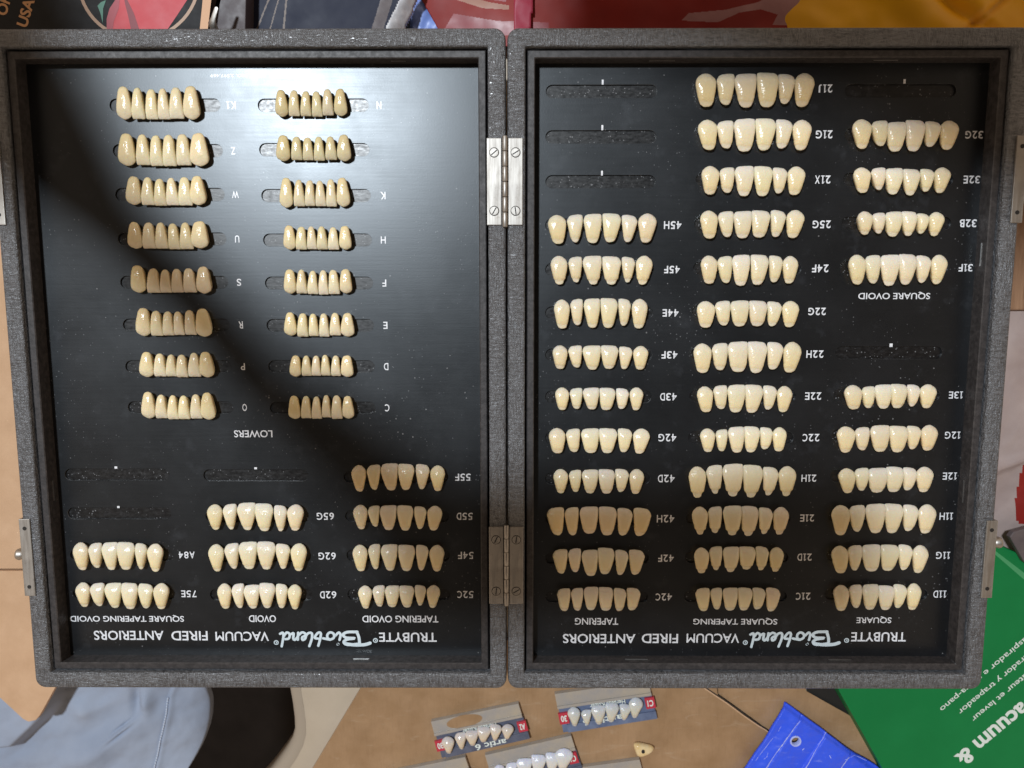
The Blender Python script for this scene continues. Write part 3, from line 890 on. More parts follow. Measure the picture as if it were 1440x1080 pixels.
# ------------------------------------------------------------------ teeth
OUT = {
 'c': [(.05,.88),(.17,.97),(.5,1.0),(.86,1.0),(.975,.97),(1.0,.87),(.99,.66),(.965,.44),(.935,.27),(.89,.13),(.79,.03),(.62,-.005),(.42,.0),(.27,.05),(.165,.17),(.11,.34),(.04,.58),(0,.76)],
 'l': [(.05,.84),(.20,.95),(.55,1),(.87,1),(.98,.95),(1,.82),(.985,.62),(.96,.42),(.935,.23),(.87,.08),(.73,0),(.52,.0),(.34,.06),(.21,.19),(.12,.4),(.04,.62),(0,.74)],
 'k': [(0,.68),(.08,.85),(.30,.97),(.50,1),(.72,.96),(.93,.84),(1,.70),(.99,.52),(.95,.34),(.915,.18),(.82,.04),(.62,-.005),(.40,.01),(.24,.09),(.14,.27),(.05,.50)],
 'i': [(0,.09),(.02,.03),(.10,0),(.5,.005),(.90,0),(.98,.03),(1,.1),(.975,.32),(.94,.55),(.90,.78),(.83,.92),(.66,1),(.40,1),(.22,.93),(.12,.78),(.07,.52),(.02,.28)],
 'j': [(.0,.2),(.08,.1),(.33,.02),(.54,0),(.8,.05),(.97,.14),(1,.3),(.985,.55),(.94,.8),(.85,.94),(.64,1),(.36,1),(.18,.92),(.09,.75),(.03,.52),(.0,.34)],
}
KU = ['k', 'l', 'c', 'c', 'l', 'k']
KL = ['j', 'i', 'i', 'i', 'i', 'j']
N_OUT = 56
FLATK = {'42H', '42F', '42C', '21C'}


def smooth(a, b, x):
    t = min(max((x - a) / (b - a), 0), 1)
    return t * t * (3 - 2 * t)


def build_tooth(parent, box, z_rim, kind, mirror, upper, rng, tint, flat=False, notch=0.0, mtl=None, shear=None, taper=0.0):
    """box: (x0, x1, y0, y1) in mm at height z_rim, y1 the photo's upper end."""
    x0, x1, y0, y1 = box
    w, h = x1 - x0, y1 - y0
    src = OUT['l' if (flat and kind == 'k') else kind]
    out = []
    sh = rng.uniform(-0.055, 0.055) if shear is None else shear
    for a, b in crom(src, N_OUT):
        if mirror: a = 1 - a
        v = b
        neck = (1 - v) if upper else v
        a = a + sh * smooth(0.35, 1.0, neck)
        a = 0.5 + (a - 0.5) * (1 - taper * smooth(0.25, 1.0, neck))
        if upper:                                   # collar: a slight step where the crown meets the root stub
            a = 0.5 + (a - 0.5) * (1 - notch * smooth(0.80, 0.86, neck) * (1 - smooth(0.9, 1.0, neck) * 0.4))
        a += rng.uniform(-0.006, 0.006); b += rng.uniform(-0.005, 0.005)
        out.append((a, b))
    axs = [p[0] for p in out]; bys = [p[1] for p in out]
    la, ha, lb, hb = min(axs), max(axs), min(bys), max(bys)
    out = [((a - la) / (ha - la), (b - lb) / (hb - lb)) for a, b in out]
    H = (1.8 if upper else 1.5) + rng.uniform(-0.2, 0.25)
    cx_, cy_ = 0.5 + sh * 0.4, (0.52 if upper else 0.46)
    bm = bmesh.new()
    org = (x0 + w / 2, y0 + h / 2, ZP)

    def put(a, b, z):
        return bm.verts.new((x0 + a * w, y0 + b * h, z))

    def dome(a, b, r):
        inc = b if upper else 1 - b                # 1 at the biting edge
        z = z_rim + H * (1 - r ** 3.0) ** 0.6
        z += 0.55 * math.sin(math.pi * min(max(inc, 0), 1) * 0.9 + 0.25) - 0.3 - 0.55 * smooth(0.7, 1.0, inc)
        if upper:
            z -= (0.7 + notch * 4) * (1 - smooth(0.13, 0.19, inc)) * (1 - r ** 6) * 0.8
        # two faint vertical developmental grooves
        q = (a - 0.5) * 6.2
        z += 0.10 * math.cos(q * 2) * (1 - r ** 3) * smooth(0.3, 0.8, inc)
        return z

    rings = []
    for sc_, zz in ((0.62, ZP - 0.9), (0.80, ZP + 0.4), (0.95, z_rim - 0.9)):
        rings.append([put(cx_ + (a - cx_) * sc_, cy_ + (b - cy_) * sc_, zz) for a, b in out])
    for r in (1.0, 0.985, 0.94, 0.86, 0.74, 0.58, 0.4, 0.2):
        row = []
        for a, b in out:
            aa, bb = cx_ + (a - cx_) * r, cy_ + (b - cy_) * r
            row.append(put(aa, bb, dome(aa, bb, r)))
        rings.append(row)
    n = N_OUT
    for A, B in zip(rings, rings[1:]):
        for i in range(n):
            bm.faces.new((A[i], B[i], B[(i + 1) % n], A[(i + 1) % n]))
    c = put(cx_, cy_, dome(cx_, cy_, 0))
    for i in range(n):
        bm.faces.new((rings[-1][i], c, rings[-1][(i + 1) % n]))
    bm.faces.new(rings[0])
    bmesh.ops.recalc_face_normals(bm, faces=bm.faces[:])
    o = from_bm('tooth', bm, mtl or (M_upper if upper else M_lower), parent, True, origin=org)
    o.color = (*tint, 1)
    return o


BASE = np.array([0.845, 0.755, 0.53])
ROWSHADE = {'21J': (0.80, 0.76, 0.70), '55F': (0.96, 0.92, 0.86), '21H': (0.92, 0.90, 0.88), '12G': (0.96, 0.93, 0.9), '42H': (0.98, 0.92, 0.84), '43D': (1.02, 1.04, 1.08),
            'N': (0.86, 0.85, 0.80), '-': (0.86, 0.86, 0.80), 'S': (0.92, 0.9, 0.9), 'U': (0.95, 0.93, 0.9)}
NOTCH = {'21H': 0.24, '21E': 0.24, '21D': 0.20, '45F': 0.14, '42D': 0.07, '32B': 0.08, '22G': 0.05, '55D': 0.04, '65G': 0.06, '62G': 0.04, '43D': 0.03, '42G': 0.02}
WHERE = {}
LOOK = {'K1': 'broad creamy lower teeth lit brightly', 'Z': 'broad creamy lower teeth with squared edges', 'W': 'cream lower teeth, the first one shaded', 'U': 'lower teeth, four shaded brown and two cream',
        'S': 'greyish brown shaded lower teeth', 'R': 'lower teeth running from cream to shaded brown', 'P': 'small pale cream lower teeth', 'O': 'small pale ivory lower teeth',
        'N': 'narrow beige lower teeth in the bright glare', '-': 'narrow beige lower teeth in the glare', 'K': 'cream lower teeth on a shiny groove', 'H': 'slim cream lower teeth, two pressed together',
        'F': 'slim cream lower teeth with flat edges', 'E': 'slim tan lower teeth with rounded canines', 'D': 'tiny lower teeth, the first one browner', 'C': 'tiny shaded tan lower teeth'}
rng = random.Random(11)
for m_, (ox, oy, kd, sx, boxes) in ROWS.items():
    sx_, sy_ = centres[m_]
    c = P(sx_, sy_, ZP)
    upper = kd == 'U'
    half = 'left' if sx_ < 711 else 'right'
    if not upper:
        lab = 'six ' + LOOK[m_] + (', beside the letter %s' % m_ if m_ != '-' else ', between the N and K rows')
    else:
        shaded = m_ in ('42H', '42F', '42C', '21E', '21D', '21C', '55F', '55D')
        mixed = m_ in ('54F', '52C', '12E', '11H', '11G', '11D')
        look = 'shaded brownish' if shaded else ('half shaded, half cream' if mixed else 'glossy cream')
        lab = 'row of six %s upper front teeth beside the printed code %s' % (look, m_)
    st = thing('tooth_set', lab, 'tooth set', (c[0], c[1], ZP), 'sets of six false teeth on the black panels')
    zr = ZP + (3.0 if upper else 3.3)
    rs = np.array(ROWSHADE.get(m_, (1, 1, 1)))
    row_taper = {'4': 0.10, '5': 0.20, '6': 0.20, '7': 0.20, 'A': 0.2, '2': 0.06, '3': 0.14, '1': 0.12}.get(m_[0], 0) if upper else 0.12
    for i, (a0, a1, b0, b1) in enumerate(boxes):
        u0, u1 = ox + a0 / 8, ox + a1 / 8
        v0, v1 = oy + b0 / 8, oy + b1 / 8
        um, vm = (u0 + u1) / 2, (v0 + v1) / 2
        X0, X1 = P(u0, vm, zr)[0], P(u1, vm, zr)[0]
        Y1, Y0 = P(um, v0, zr)[1], P(um, v1, zr)[1]
        kind = (KU if upper else KL)[i]
        j = rng.uniform(0.955, 1.03)
        can = np.array((1.0, 0.968, 0.895)) if i in (0, 5) else np.array((1, 1, 1))
        tint = np.clip(BASE * rs * can * j * np.array([1, rng.uniform(0.985, 1.01), rng.uniform(0.94, 1.05)]), 0, 0.88)
        gap = 0.12
        build_tooth(st, (X0 + gap * 0.3, X1 - gap * 0.3, Y0, Y1), zr + rng.uniform(-0.25, 0.25), kind, i >= 3, upper, rng, tuple(tint), m_ in FLATK, NOTCH.get(m_, rng.uniform(0, 0.05)), taper=row_taper + rng.uniform(-0.07, 0.1))

#PART2
# ------------------------------------------------------------------ surroundings: materials
def plain(name, c0, c1, sc=40, rough=0.5, bump=0.0, bs=300, spec=0.5):
    m = mat(name, c0, rough, 0, spec)
    nb = NB(m)
    nb.col(nb.mix(nb.ramp(nb.noise(sc, 5, 0.6), [(0.32, 0.0), (0.68, 1.0)]), c0, c1))
    nb.rough(nb.ramp(nb.noise(sc * 1.7, 3), [(0.3, rough - 0.06), (0.7, min(rough + 0.1, 1))]))
    if bump:
        nb.bump(nb.noise(bs, 4), bump, 0.0008)
    return m


M_card = plain('kraft_cardboard', (0.52, 0.325, 0.19), (0.60, 0.39, 0.24), 60, 0.75, 0.12, 900)
M_board = plain('brown_board', (0.29, 0.172, 0.085), (0.40, 0.25, 0.138), 45, 0.42, 0.12, 800)
nb = NB(M_board)
fib = nb.noise(1, 5, 0.75, nb.coord((900, 90, 100), rot=(0, 0, 0.9)))
lnk = [l for l in M_board.node_tree.links if l.to_socket == nb.b.inputs['Base Color']][0].from_socket
c0_ = nb.mix(nb.ramp(fib, [(0.5, 0.0), (0.8, 0.35)]), lnk, (0.20, 0.115, 0.055))
scf = nb.math('MULTIPLY', nb.ramp(nb.noise(1, 4, 0.7, nb.coord((40, 160, 100), rot=(0, 0, 0.7)), 1.0), [(0.60, 0.0), (0.78, 0.5)]), 1.0)
nb.col(nb.mix(scf, c0_, (0.50, 0.38, 0.27)))
M_cut = plain('board_edge', (0.20, 0.11, 0.05), (0.30, 0.18, 0.10), 200, 0.8)
M_denim = mat('pale_blue_cloth', (0.22, 0.27, 0.38), 0.85)
nb = NB(M_denim)
tw = nb.mix(0.5, nb.noise(1, 2, 0.5, nb.coord((2200, 500, 900), rot=(0, 0, 0.6))), nb.noise(1, 2, 0.5, nb.coord((500, 2200, 900), rot=(0, 0, 0.6))))
nb.col(nb.mix(nb.ramp(nb.noise(22, 4), [(0.3, 0.0), (0.7, 1.0)]), (0.25, 0.295, 0.39), (0.33, 0.38, 0.48)))
nb.bump(tw, 0.25, 0.0005)
M_thread = mat('pale_thread', (0.5, 0.56, 0.68), 0.8)
M_cush = plain('dark_brown_cloth', (0.018, 0.014, 0.011), (0.028, 0.021, 0.017), 60, 0.9, 0.1, 900)
M_green = plain('green_box_print', (0.003, 0.165, 0.042), (0.005, 0.19, 0.050), 30, 0.5, 0.02, 900, 0.25)
M_white = mat('white_print', (0.70, 0.76, 0.72), 0.5)
M_lgreen = mat('light_green_print', (0.06, 0.30, 0.12), 0.5)
M_blue = mat('worn_blue_plastic', (0.035, 0.085, 0.62), 0.38)
nb = NB(M_blue)
s1 = nb.noise(1, 5, 0.7, nb.coord((90, 420, 200), rot=(0, 0, 1.0)))
nb.col(nb.mix(nb.ramp(s1, [(0.60, 0.0), (0.80, 0.55)]), nb.mix(nb.noise(30, 3), (0.030, 0.085, 0.80), (0.05, 0.13, 0.92)), (0.45, 0.5, 0.85)))
nb.rough(nb.ramp(s1, [(0.4, 0.3), (0.7, 0.55)]))
M_bscr = mat('white_scratch', (0.46, 0.52, 0.90), 0.6)
M_blackbox = plain('black_box_print', (0.011, 0.012, 0.014), (0.016, 0.017, 0.020), 60, 0.6, 0.06, 1500, 0.3)
M_copper = mat('copper_print', (0.62, 0.34, 0.17), 0.5)
M_ring = mat('tan_print', (0.42, 0.27, 0.18), 0.5)
M_red = plain('red_print', (0.50, 0.035, 0.05), (0.56, 0.055, 0.07), 40, 0.5)
M_dred = mat('dark_red_print', (0.20, 0.018, 0.03), 0.5)
M_pink = mat('rose_print', (0.36, 0.055, 0.075), 0.5)
M_dgreen = mat('sea_green_print', (0.07, 0.22, 0.16), 0.5)
M_navy = plain('navy_plastic', (0.016, 0.021, 0.045), (0.024, 0.029, 0.052), 30, 0.55, 0.0, 300, 0.25)
M_navy2 = plain('grey_brown_print', (0.085, 0.066, 0.072), (0.12, 0.095, 0.095), 120, 0.5)
M_tan = mat('bronze_print', (0.16, 0.12, 0.10), 0.5)
M_plum = plain('dark_plum_card', (0.060, 0.045, 0.050), (0.085, 0.066, 0.070), 90, 0.5)
M_paper = plain('silver_paper', (0.50, 0.50, 0.53), (0.66, 0.66, 0.68), 120, 0.5, 0.1, 500)
M_bluecl = plain('blue_film', (0.16, 0.25, 0.62), (0.26, 0.36, 0.75), 90, 0.4)
M_bagred = plain('red_film', (0.27, 0.020, 0.014), (0.21, 0.014, 0.012), 25, 0.5, 0, 300, 0.3)
M_bagpink = plain('dusty_pink_film', (0.38, 0.19, 0.20), (0.30, 0.13, 0.14), 60, 0.5)
M_bagtan = plain('sand_film', (0.30, 0.12, 0.08), (0.34, 0.16, 0.11), 60, 0.4)
M_bagdark = plain('wine_film', (0.26, 0.012, 0.022), (0.20, 0.010, 0.018), 60, 0.35)
M_ribbon = plain('crimson_ribbon', (0.30, 0.016, 0.045), (0.36, 0.025, 0.06), 90, 0.5)
M_yellow = plain('yellow_film', (0.85, 0.44, 0.004), (0.76, 0.36, 0.004), 25, 0.45, 0.05, 500)
M_wrap = plain('clear_pinkish_wrap', (0.33, 0.255, 0.24), (0.42, 0.34, 0.32), 35, 0.35, 0.08, 120)
M_plank = mat('brown_wood', (0.24, 0.13, 0.07), 0.5)
nb = NB(M_plank)
gr = nb.noise(1, 5, 0.65, nb.coord((300, 30, 60)), 0.6)
nb.col(nb.mix(nb.ramp(gr, [(0.35, 0.0), (0.65, 1.0)]), (0.19, 0.10, 0.055), (0.34, 0.20, 0.12)))
nb.bump(gr, 0.1, 0.0005)
M_clear = plain('grey_plastic_strip', (0.33, 0.31, 0.30), (0.44, 0.37, 0.28), 70, 0.25)
M_cblue = plain('slate_blue_strip', (0.10, 0.13, 0.22), (0.16, 0.20, 0.31), 200, 0.3)
M_cgrey = plain('dark_slate_strip', (0.085, 0.095, 0.14), (0.13, 0.14, 0.19), 200, 0.3)
M_tag = mat('red_tag', (0.50, 0.035, 0.06), 0.4)
M_grey_tooth = plain('pale_resin', (0.62, 0.56, 0.46), (0.68, 0.62, 0.52), 200, 0.25)


def grid_sheet(name, u0, u1, v0, v1, nu, nv, zf, mats, mi=None, parent=None, keep=None, thick=3.0, zref=-50, edge=None):
    """A moulded sheet: a grid over the plane zref, raised by zf(u, v) mm, given a thickness and a rim."""
    bm = bmesh.new()
    V = {}
    for i in range(nu + 1):
        for j in range(nv + 1):
            v = v0 + (v1 - v0) * j / nv; ue = edge(v) if edge else u1
            u = u0 + (ue - u0) * i / nu
            x, y = P(u, v, zref)
            V[i, j] = bm.verts.new((x, y, zref + zf(u, v)))
    for i in range(nu):
        for j in range(nv):
            u = u0 + (u1 - u0) * (i + .5) / nu; v = v0 + (v1 - v0) * (j + .5) / nv
            if keep and not keep(u, v): continue
            f = bm.faces.new((V[i, j + 1], V[i + 1, j + 1], V[i + 1, j], V[i, j]))
            f.smooth = True
            if mi: f.material_index = mi(u, v)
    bmesh.ops.delete(bm, geom=[v for v in bm.verts if not v.link_faces], context='VERTS')
    bnd = [ed for ed in bm.edges if ed.is_boundary]
    ex = bmesh.ops.extrude_edge_only(bm, edges=bnd)
    for el in ex['geom']:
        if isinstance(el, bmesh.types.BMVert): el.co.z -= thick
    xs = [v.co.x for v in bm.verts]; ys = [v.co.y for v in bm.verts]; zs = [v.co.z for v in bm.verts]
    return from_bm(name, bm, mats, parent, origin=((min(xs) + max(xs)) / 2, (min(ys) + max(ys)) / 2, min(zs)))


def fn(x, y, s, seed=0):
    return mnoise.fractal(Vector((x / s + seed * 7.3, y / s - seed * 3.1, seed * 1.7)), 1.0, 2.0, 3)


def flat_print(name, px, z, m, parent):
    bm = bmesh.new()
    pts = PX(px, z)
    a = sum(pts[i][0] * pts[(i + 1) % len(pts)][1] - pts[(i + 1) % len(pts)][0] * pts[i][1] for i in range(len(pts)))
    if a < 0: pts = pts[::-1]
    f = bm.faces.new([bm.verts.new((x, y, z)) for x, y in pts])
    bm.normal_update()
    bmesh.ops.triangulate(bm, faces=[f])
    return from_bm(name, bm, m, parent, origin=(pts[0][0], pts[0][1], z))


def thing_slab(name, label, cat, px, z, th, m, bevel=0.4, group=None):
    o = slab(name, PX(px, z), z, th, m, bevel=bevel)
    return tag(o, label, cat, group)


# ---- black printed carton, top left
ZB = -38
cb = thing_slab('printed_carton', 'black printed carton with copper lettering USA and a red pepper picture', 'box', [(-260, -260), (310, -260), (283.5, 75), (-260, 75)], ZB, 60, M_blackbox)
bm = bmesh.new()
for s, u, v, h, w, k in (('USA', 36, 17.5, 16, 40, 0), ('OF', 5, 8, 16, 26, 0)):
    c = P(u, v, ZB + 0.1); c2 = P(u + 10, v, ZB)
    kk = (c2[0] - c[0]) / 10
    add_text(bm, s, c[0], c[1], ZB + 0.1, h * kk, w * kk, math.radians(69), bold=0.03)
from_bm('lettering', bm, M_copper, cb, origin=(*P(36, 18, ZB), ZB + 0.1))
R0, uc, vc = 87, 195, -30
arc = [(uc + R0 * math.cos(a), vc + R0 * math.sin(a)) for a in [math.radians(d) for d in range(-30, 211, 6)]]
arc += [(uc + (R0 - 4.5) * math.cos(a), vc + (R0 - 4.5) * math.sin(a)) for a in [math.radians(d) for d in range(210, -31, -6)]]
flat_print('ring_print', arc, ZB + 0.10, M_ring, cb)
flat_print('pepper_print', [(150, 45), (150, 26), (154, 12), (164, -3), (172, -25), (268, -25), (263, 0), (250, 20), (233, 45)], ZB + 0.08, M_red, cb)
flat_print('pepper_shade', [(150, 45), (150, 26), (154, 12), (164, -3), (169, -8), (167, 12), (160, 30), (158, 45)], ZB + 0.14, M_pink, cb)
flat_print('pepper_shade', [(172, -15), (177, -4), (188, 18), (197, 45), (185, 45), (181, 26), (176, 6)], ZB + 0.14, M_dred, cb)
flat_print('leaf_print', [(137, 8), (142, 3), (149, 0), (145, 12), (144.5, 33), (141, 18)], ZB + 0.12, M_dgreen, cb)
flat_print('edge_stripe', [(291, -60), (304, -60), (290, 60), (279, 60)], ZB + 0.16, M_copper, cb)

# ---- plum card and navy pouch
pc = thing_slab('plum_card', 'dull plum coloured card standing between black carton and navy pouch', 'card', [(308, -200), (352, -200), (344, 70), (290, 70)], -44, 60, M_plum)
bm = bmesh.new()
x, y = P(296, 31, -30)
add_loft(bm, [[(x + r * math.cos(2 * math.pi * j / 14) + dx, y + r * math.sin(2 * math.pi * j / 14) + dy, -32 + dz) for j in range(14)] for r, dx, dy, dz in ((1.6, 0, -3, -6), (2.0, 0, 0, 0), (1.2, 1, 2, 1), (1.0, 3, 6, 2), (0.9, 4.5, 10, 2))], True)
tag(from_bm('chrome_tube', bm, M_steel, None, True, origin=(x, y, -38)), 'small bright chrome tube end between the black carton and the plum card', 'metal fitting')
nv = grid_sheet('navy_pouch', 340, 575, -120, 70, 240, 100, lambda u, v: 0.9 * fn(u, v, 90, 2), [M_navy, M_navy2, M_tan],
                lambda u, v: 1 if (350 + (v - 20) * -0.15 < u < 372 and fn(u, v, 9, 5) > -0.25 and False) else (2 if (abs(u - (378 - v * 0.42)) < 1.2 or abs(u - (392 - v * 0.30)) < 0.9 or abs(u - (403 - v * 0.1)) < 1.3) else (1 if 535 - v * .3 < u < 552 - v * .3 else 0)), zref=-55, thick=7)
tag(nv, 'dark navy plastic pouch with faint bronze print behind the left half', 'pouch')
pp = grid_sheet('silver_paper', 545, 600, -80, 70, 30, 40, lambda u, v: 4 * math.sin((u - 552 + v * 0.45) / 9) + 1.0 * fn(u, v, 14, 8), [M_paper], None,
                keep=lambda u, v: 566 - v * 0.5 < u < 584 - v * 0.42, zref=-46, thick=3)
tag(pp, 'crumpled silver grey paper strip beside the navy pouch', 'paper')
bf = grid_sheet('blue_film', 560, 640, -80, 75, 30, 40, lambda u, v: 2 * fn(u, v, 22, 9), [M_bluecl], None, keep=lambda u, v: 575 - v * 0.1 < u, zref=-58, thick=4)
tag(bf, 'bright blue film showing between silver paper and the red bag', 'plastic film')

# ---- red bag with prints
PINK = [(950, 42), (960, 32), (1010, 27), (1055, 15), (1095, -4), (1110, -30), (1190, -30), (1160, 0), (1117, 44), (1078, 44), (1085, 30), (1060, 24), (1030, 30), (1000, 44)]
TANS = [[(625, 2), (680, 22), (716, 25), (716, 19), (690, 14), (660, 4)]]
WINE = [[(640, 28), (700, 40), (770, 44), (770, 60), (620, 60)], [(770, 12), (800, 10), (835, 0), (835, -8), (770, -8)], [(690, 10), (712, 14), (712, 8), (690, 4)]]


def redmat(u, v):
    if inpoly(u, v, PINK): return 1
    for t in TANS:
        if inpoly(u, v, t): return 2
    for t in WINE:
        if inpoly(u, v, t): return 3
    return 0


rb = grid_sheet('red_bag', 585, 1165, -110, 75, 580, 184, lambda u, v: 14 * math.sqrt(max(0.02, 1 - ((u - 872) / 300) ** 2)) + 1.6 * fn(u, v, 110, 1),
                [M_bagred, M_bagpink, M_bagtan, M_bagdark], redmat, keep=lambda u, v: u > 592 + max(v, 0) * 0.55 and u < 1150 - max(v, -60) * 0.62, zref=-62, thick=0.5)
tag(rb, 'shiny red printed bag with dusty pink slanting stripe behind the case', 'bag')
rib = grid_sheet('ribbon', 720, 752, -110, 110, 12, 60, lambda u, v: 0.8 * fn(u, v, 30, 12), [M_ribbon], None, keep=lambda u, v: 723 + 0 * v < u < 750 - max(v, 0) * 0.12, zref=-46.2, thick=1.0)
tag(rib, 'narrow crimson ribbon running down over the red bag towards the hinge', 'ribbon')
yb = grid_sheet('yellow_bag', 1080, 1560, -110, 75, 120, 60,
                lambda u, v: 2.5 * fn(u, v, 110, 21) - 4.5 * math.exp(-((u - 1345 - (v - 5) * 1.25) / 16) ** 2) - 3 * math.exp(-((u - 1405 + (v - 5) * 1.2) / 10) ** 2) + 4 * math.exp(-((u - 1372 - (v - 5) * 0.4) / 26) ** 2) + 3 * math.exp(-((u - 1290 - (v - 5) * 1.3) / 40) ** 2), [M_yellow], None, zref=-54, thick=8)
tag(yb, 'creased orange yellow bag lying behind the right half of the case', 'bag')

# ---- cardboard at the left
kc = thing('kraft_flap', 'tan kraft cardboard flap reaching out under the left side of the case', 'cardboard', (*P(30, 800, -56), -56))
slab('flap_panel', PX([(-140, 300), (60, 330), (110, 760), (110, 800), (-140, 800)], -54), -54, 3, M_card, kc, 0.3)
slab('flap_panel', PX([(-140, 803), (60, 803), (110, 880), (100, 930), (78, 966), (62, 995), (56, 1006), (50, 1013), (40, 1015), (32, 1011), (0, 981), (-140, 860)], -53), -53, 3, M_card, kc, 0.3)
#slab('flap_crease', PX([(-40, 500), (10, 520), (16, 680), (14, 806), (-40, 775)], -52.2), -52.2, 1.2, M_card, kc, 0.3)

# ---- pale blue trousers
def leg(u, v):
    r = (u - 85) / 202
    z = 16 * ((max(1 - abs(r) ** 4, 0)) ** 0.5 - 1) if abs(r) < 1 else -16
    z += 3.0 * fn(u * 0.8 + v * 0.5, v, 75, 31) + 0.5 * fn(u + v, v - u, 34, 33)
    # a soft fold running up to the right, two short creases, a pocket fold at the left
    d = (v - 1046) + (u - 150) * 0.55
    z += 5.0 * math.exp(-(d / 20) ** 2) * math.exp(-((u - 150) / 70) ** 2)
    d2 = (v - 1022) + (u - 170) * 0.72
    m2 = math.exp(-((u - 172) / 15) ** 2)
    z += (-2.2 * math.exp(-(d2 / 2.2) ** 2) + 1.4 * math.exp(-((d2 - 5) / 2.2) ** 2) - 1.8 * math.exp(-((d2 - 10) / 2.4) ** 2)) * m2
    z += 4.5 * math.exp(-((u - 206) / 9) ** 2) * math.exp(-((v - 990) / 16) ** 2) - 3.5 * math.exp(-((u - 190) / 7) ** 2) * math.exp(-((v - 985) / 20) ** 2)
    z += 4.0 * math.exp(-((u - 118) / 14) ** 2) * math.exp(-((v - 1000) / 14) ** 2)
    # seam ridge
    su = 236.5 - (v - 985) * 0.215 - 3.5 * math.exp(-((v - 985) / 14) ** 2)
    z += 0.9 * math.exp(-((u - su - 4) / 4) ** 2) - 0.5 * math.exp(-((u - su + 1) / 2.2) ** 2)
    # step up to the bright hip fold
    e2 = 1046 - u * 0.10 - max(u - 30, 0) * 0.85
    z += 11 * smooth(6, -10, v - e2) * smooth(95, 60, u) if v < e2 + 10 else 0
    # the knee side rounds off
    return z


tr = grid_sheet('trousers', -110, 284, 900, 1240, 200, 170, leg, [M_denim], None, zref=-72, thick=5, edge=lambda v: 283.5 - 0.0040 * min(v - 1010, 90) ** 2 - max(v - 1100, 0) * 0.7)
tag(tr, 'pale blue trouser leg with a stitched seam below the case', 'trousers')
bm = bmesh.new()
for i in range(46):
    v = 985 + i * 3.4
    su = 236.5 - (v - 985) * 0.215 - 3.5 * math.exp(-((v - 985) / 14) ** 2)
    zz = -72 + leg(su + 1.5, v) + 0.7
    a = P(su, v, -72); b = P(su - 0.5, v + 2.3, -72)
    add_prism(bm, [(a[0] - .35, a[1]), (b[0] - .35, b[1]), (b[0] + .35, b[1]), (a[0] + .35, a[1])], zz - 0.8, zz + 0.1)
from_bm('seam_stitching', bm, M_thread, tr, origin=(*P(233, 1000, -150), -110))

# ---- brown carton under the tooth cards
ZC = -58
bc = thing('cardboard_sheet', 'large scuffed brown cardboard sheet with a torn seam, under the tooth cards', 'cardboard', (*P(800, 1020, ZC), -62))
slab('top_panel', PX([(512, 960), (430, 1097), (400, 1180), (1130, 1180), (1100, 1060), (1083, 1032), (1008, 978), (1000, 900), (540, 900)], ZC), ZC, 4, M_board, bc, 0.6)
slab('side_flap', PX([(1010, 976), (1086, 1029), (1104, 1058), (1140, 1180), (1260, 1180), (1238, 1075), (1208, 1016), (1196, 1007), (1133, 973), (1100, 900), (1004, 900)], ZC - 1.0), ZC - 1.0, 3, M_board, bc, 0.6)
for nm_, du, wd, m_, zt_ in (('crease', 0.0, 0.55, M_dark, 0.12), ('torn_edge', -1.7, 0.6, M_card, 0.3)):
    bm = bmesh.new()
    add_stroke(bm, PX([(978 + du, 957 - du * .6), (1003 + du, 974 - du * .6), (1024 + du, 988 - du * .6), (1045 + du, 1003.5 - du * .6), (1066 + du, 1018 - du * .6), (1086 + du, 1032 - du * .6), (1106 + du, 1062 - du * .6)], ZC), wd, ZC + zt_, 8)
    r_ = bmesh.ops.extrude_face_region(bm, geom=bm.faces[:])
    for g_ in r_['geom']:
        if isinstance(g_, bmesh.types.BMVert): g_.co.z -= zt_ + 0.3
    bmesh.ops.recalc_face_normals(bm, faces=bm.faces[:])
    from_bm(nm_, bm, m_, bc, origin=(*P(1045, 1003, ZC), ZC))

bk = slab('dark_gap_sheet', PX([(1105, 900), (1250, 900), (1300, 1180), (1225, 1180)], -60.2), -60.2, 1.8, M_dark)  # flat sheet added to paint the shaded gap black
tag(bk, 'flat black sheet added as the shade in the gap between brown cardboard and green box', 'gap sheet')

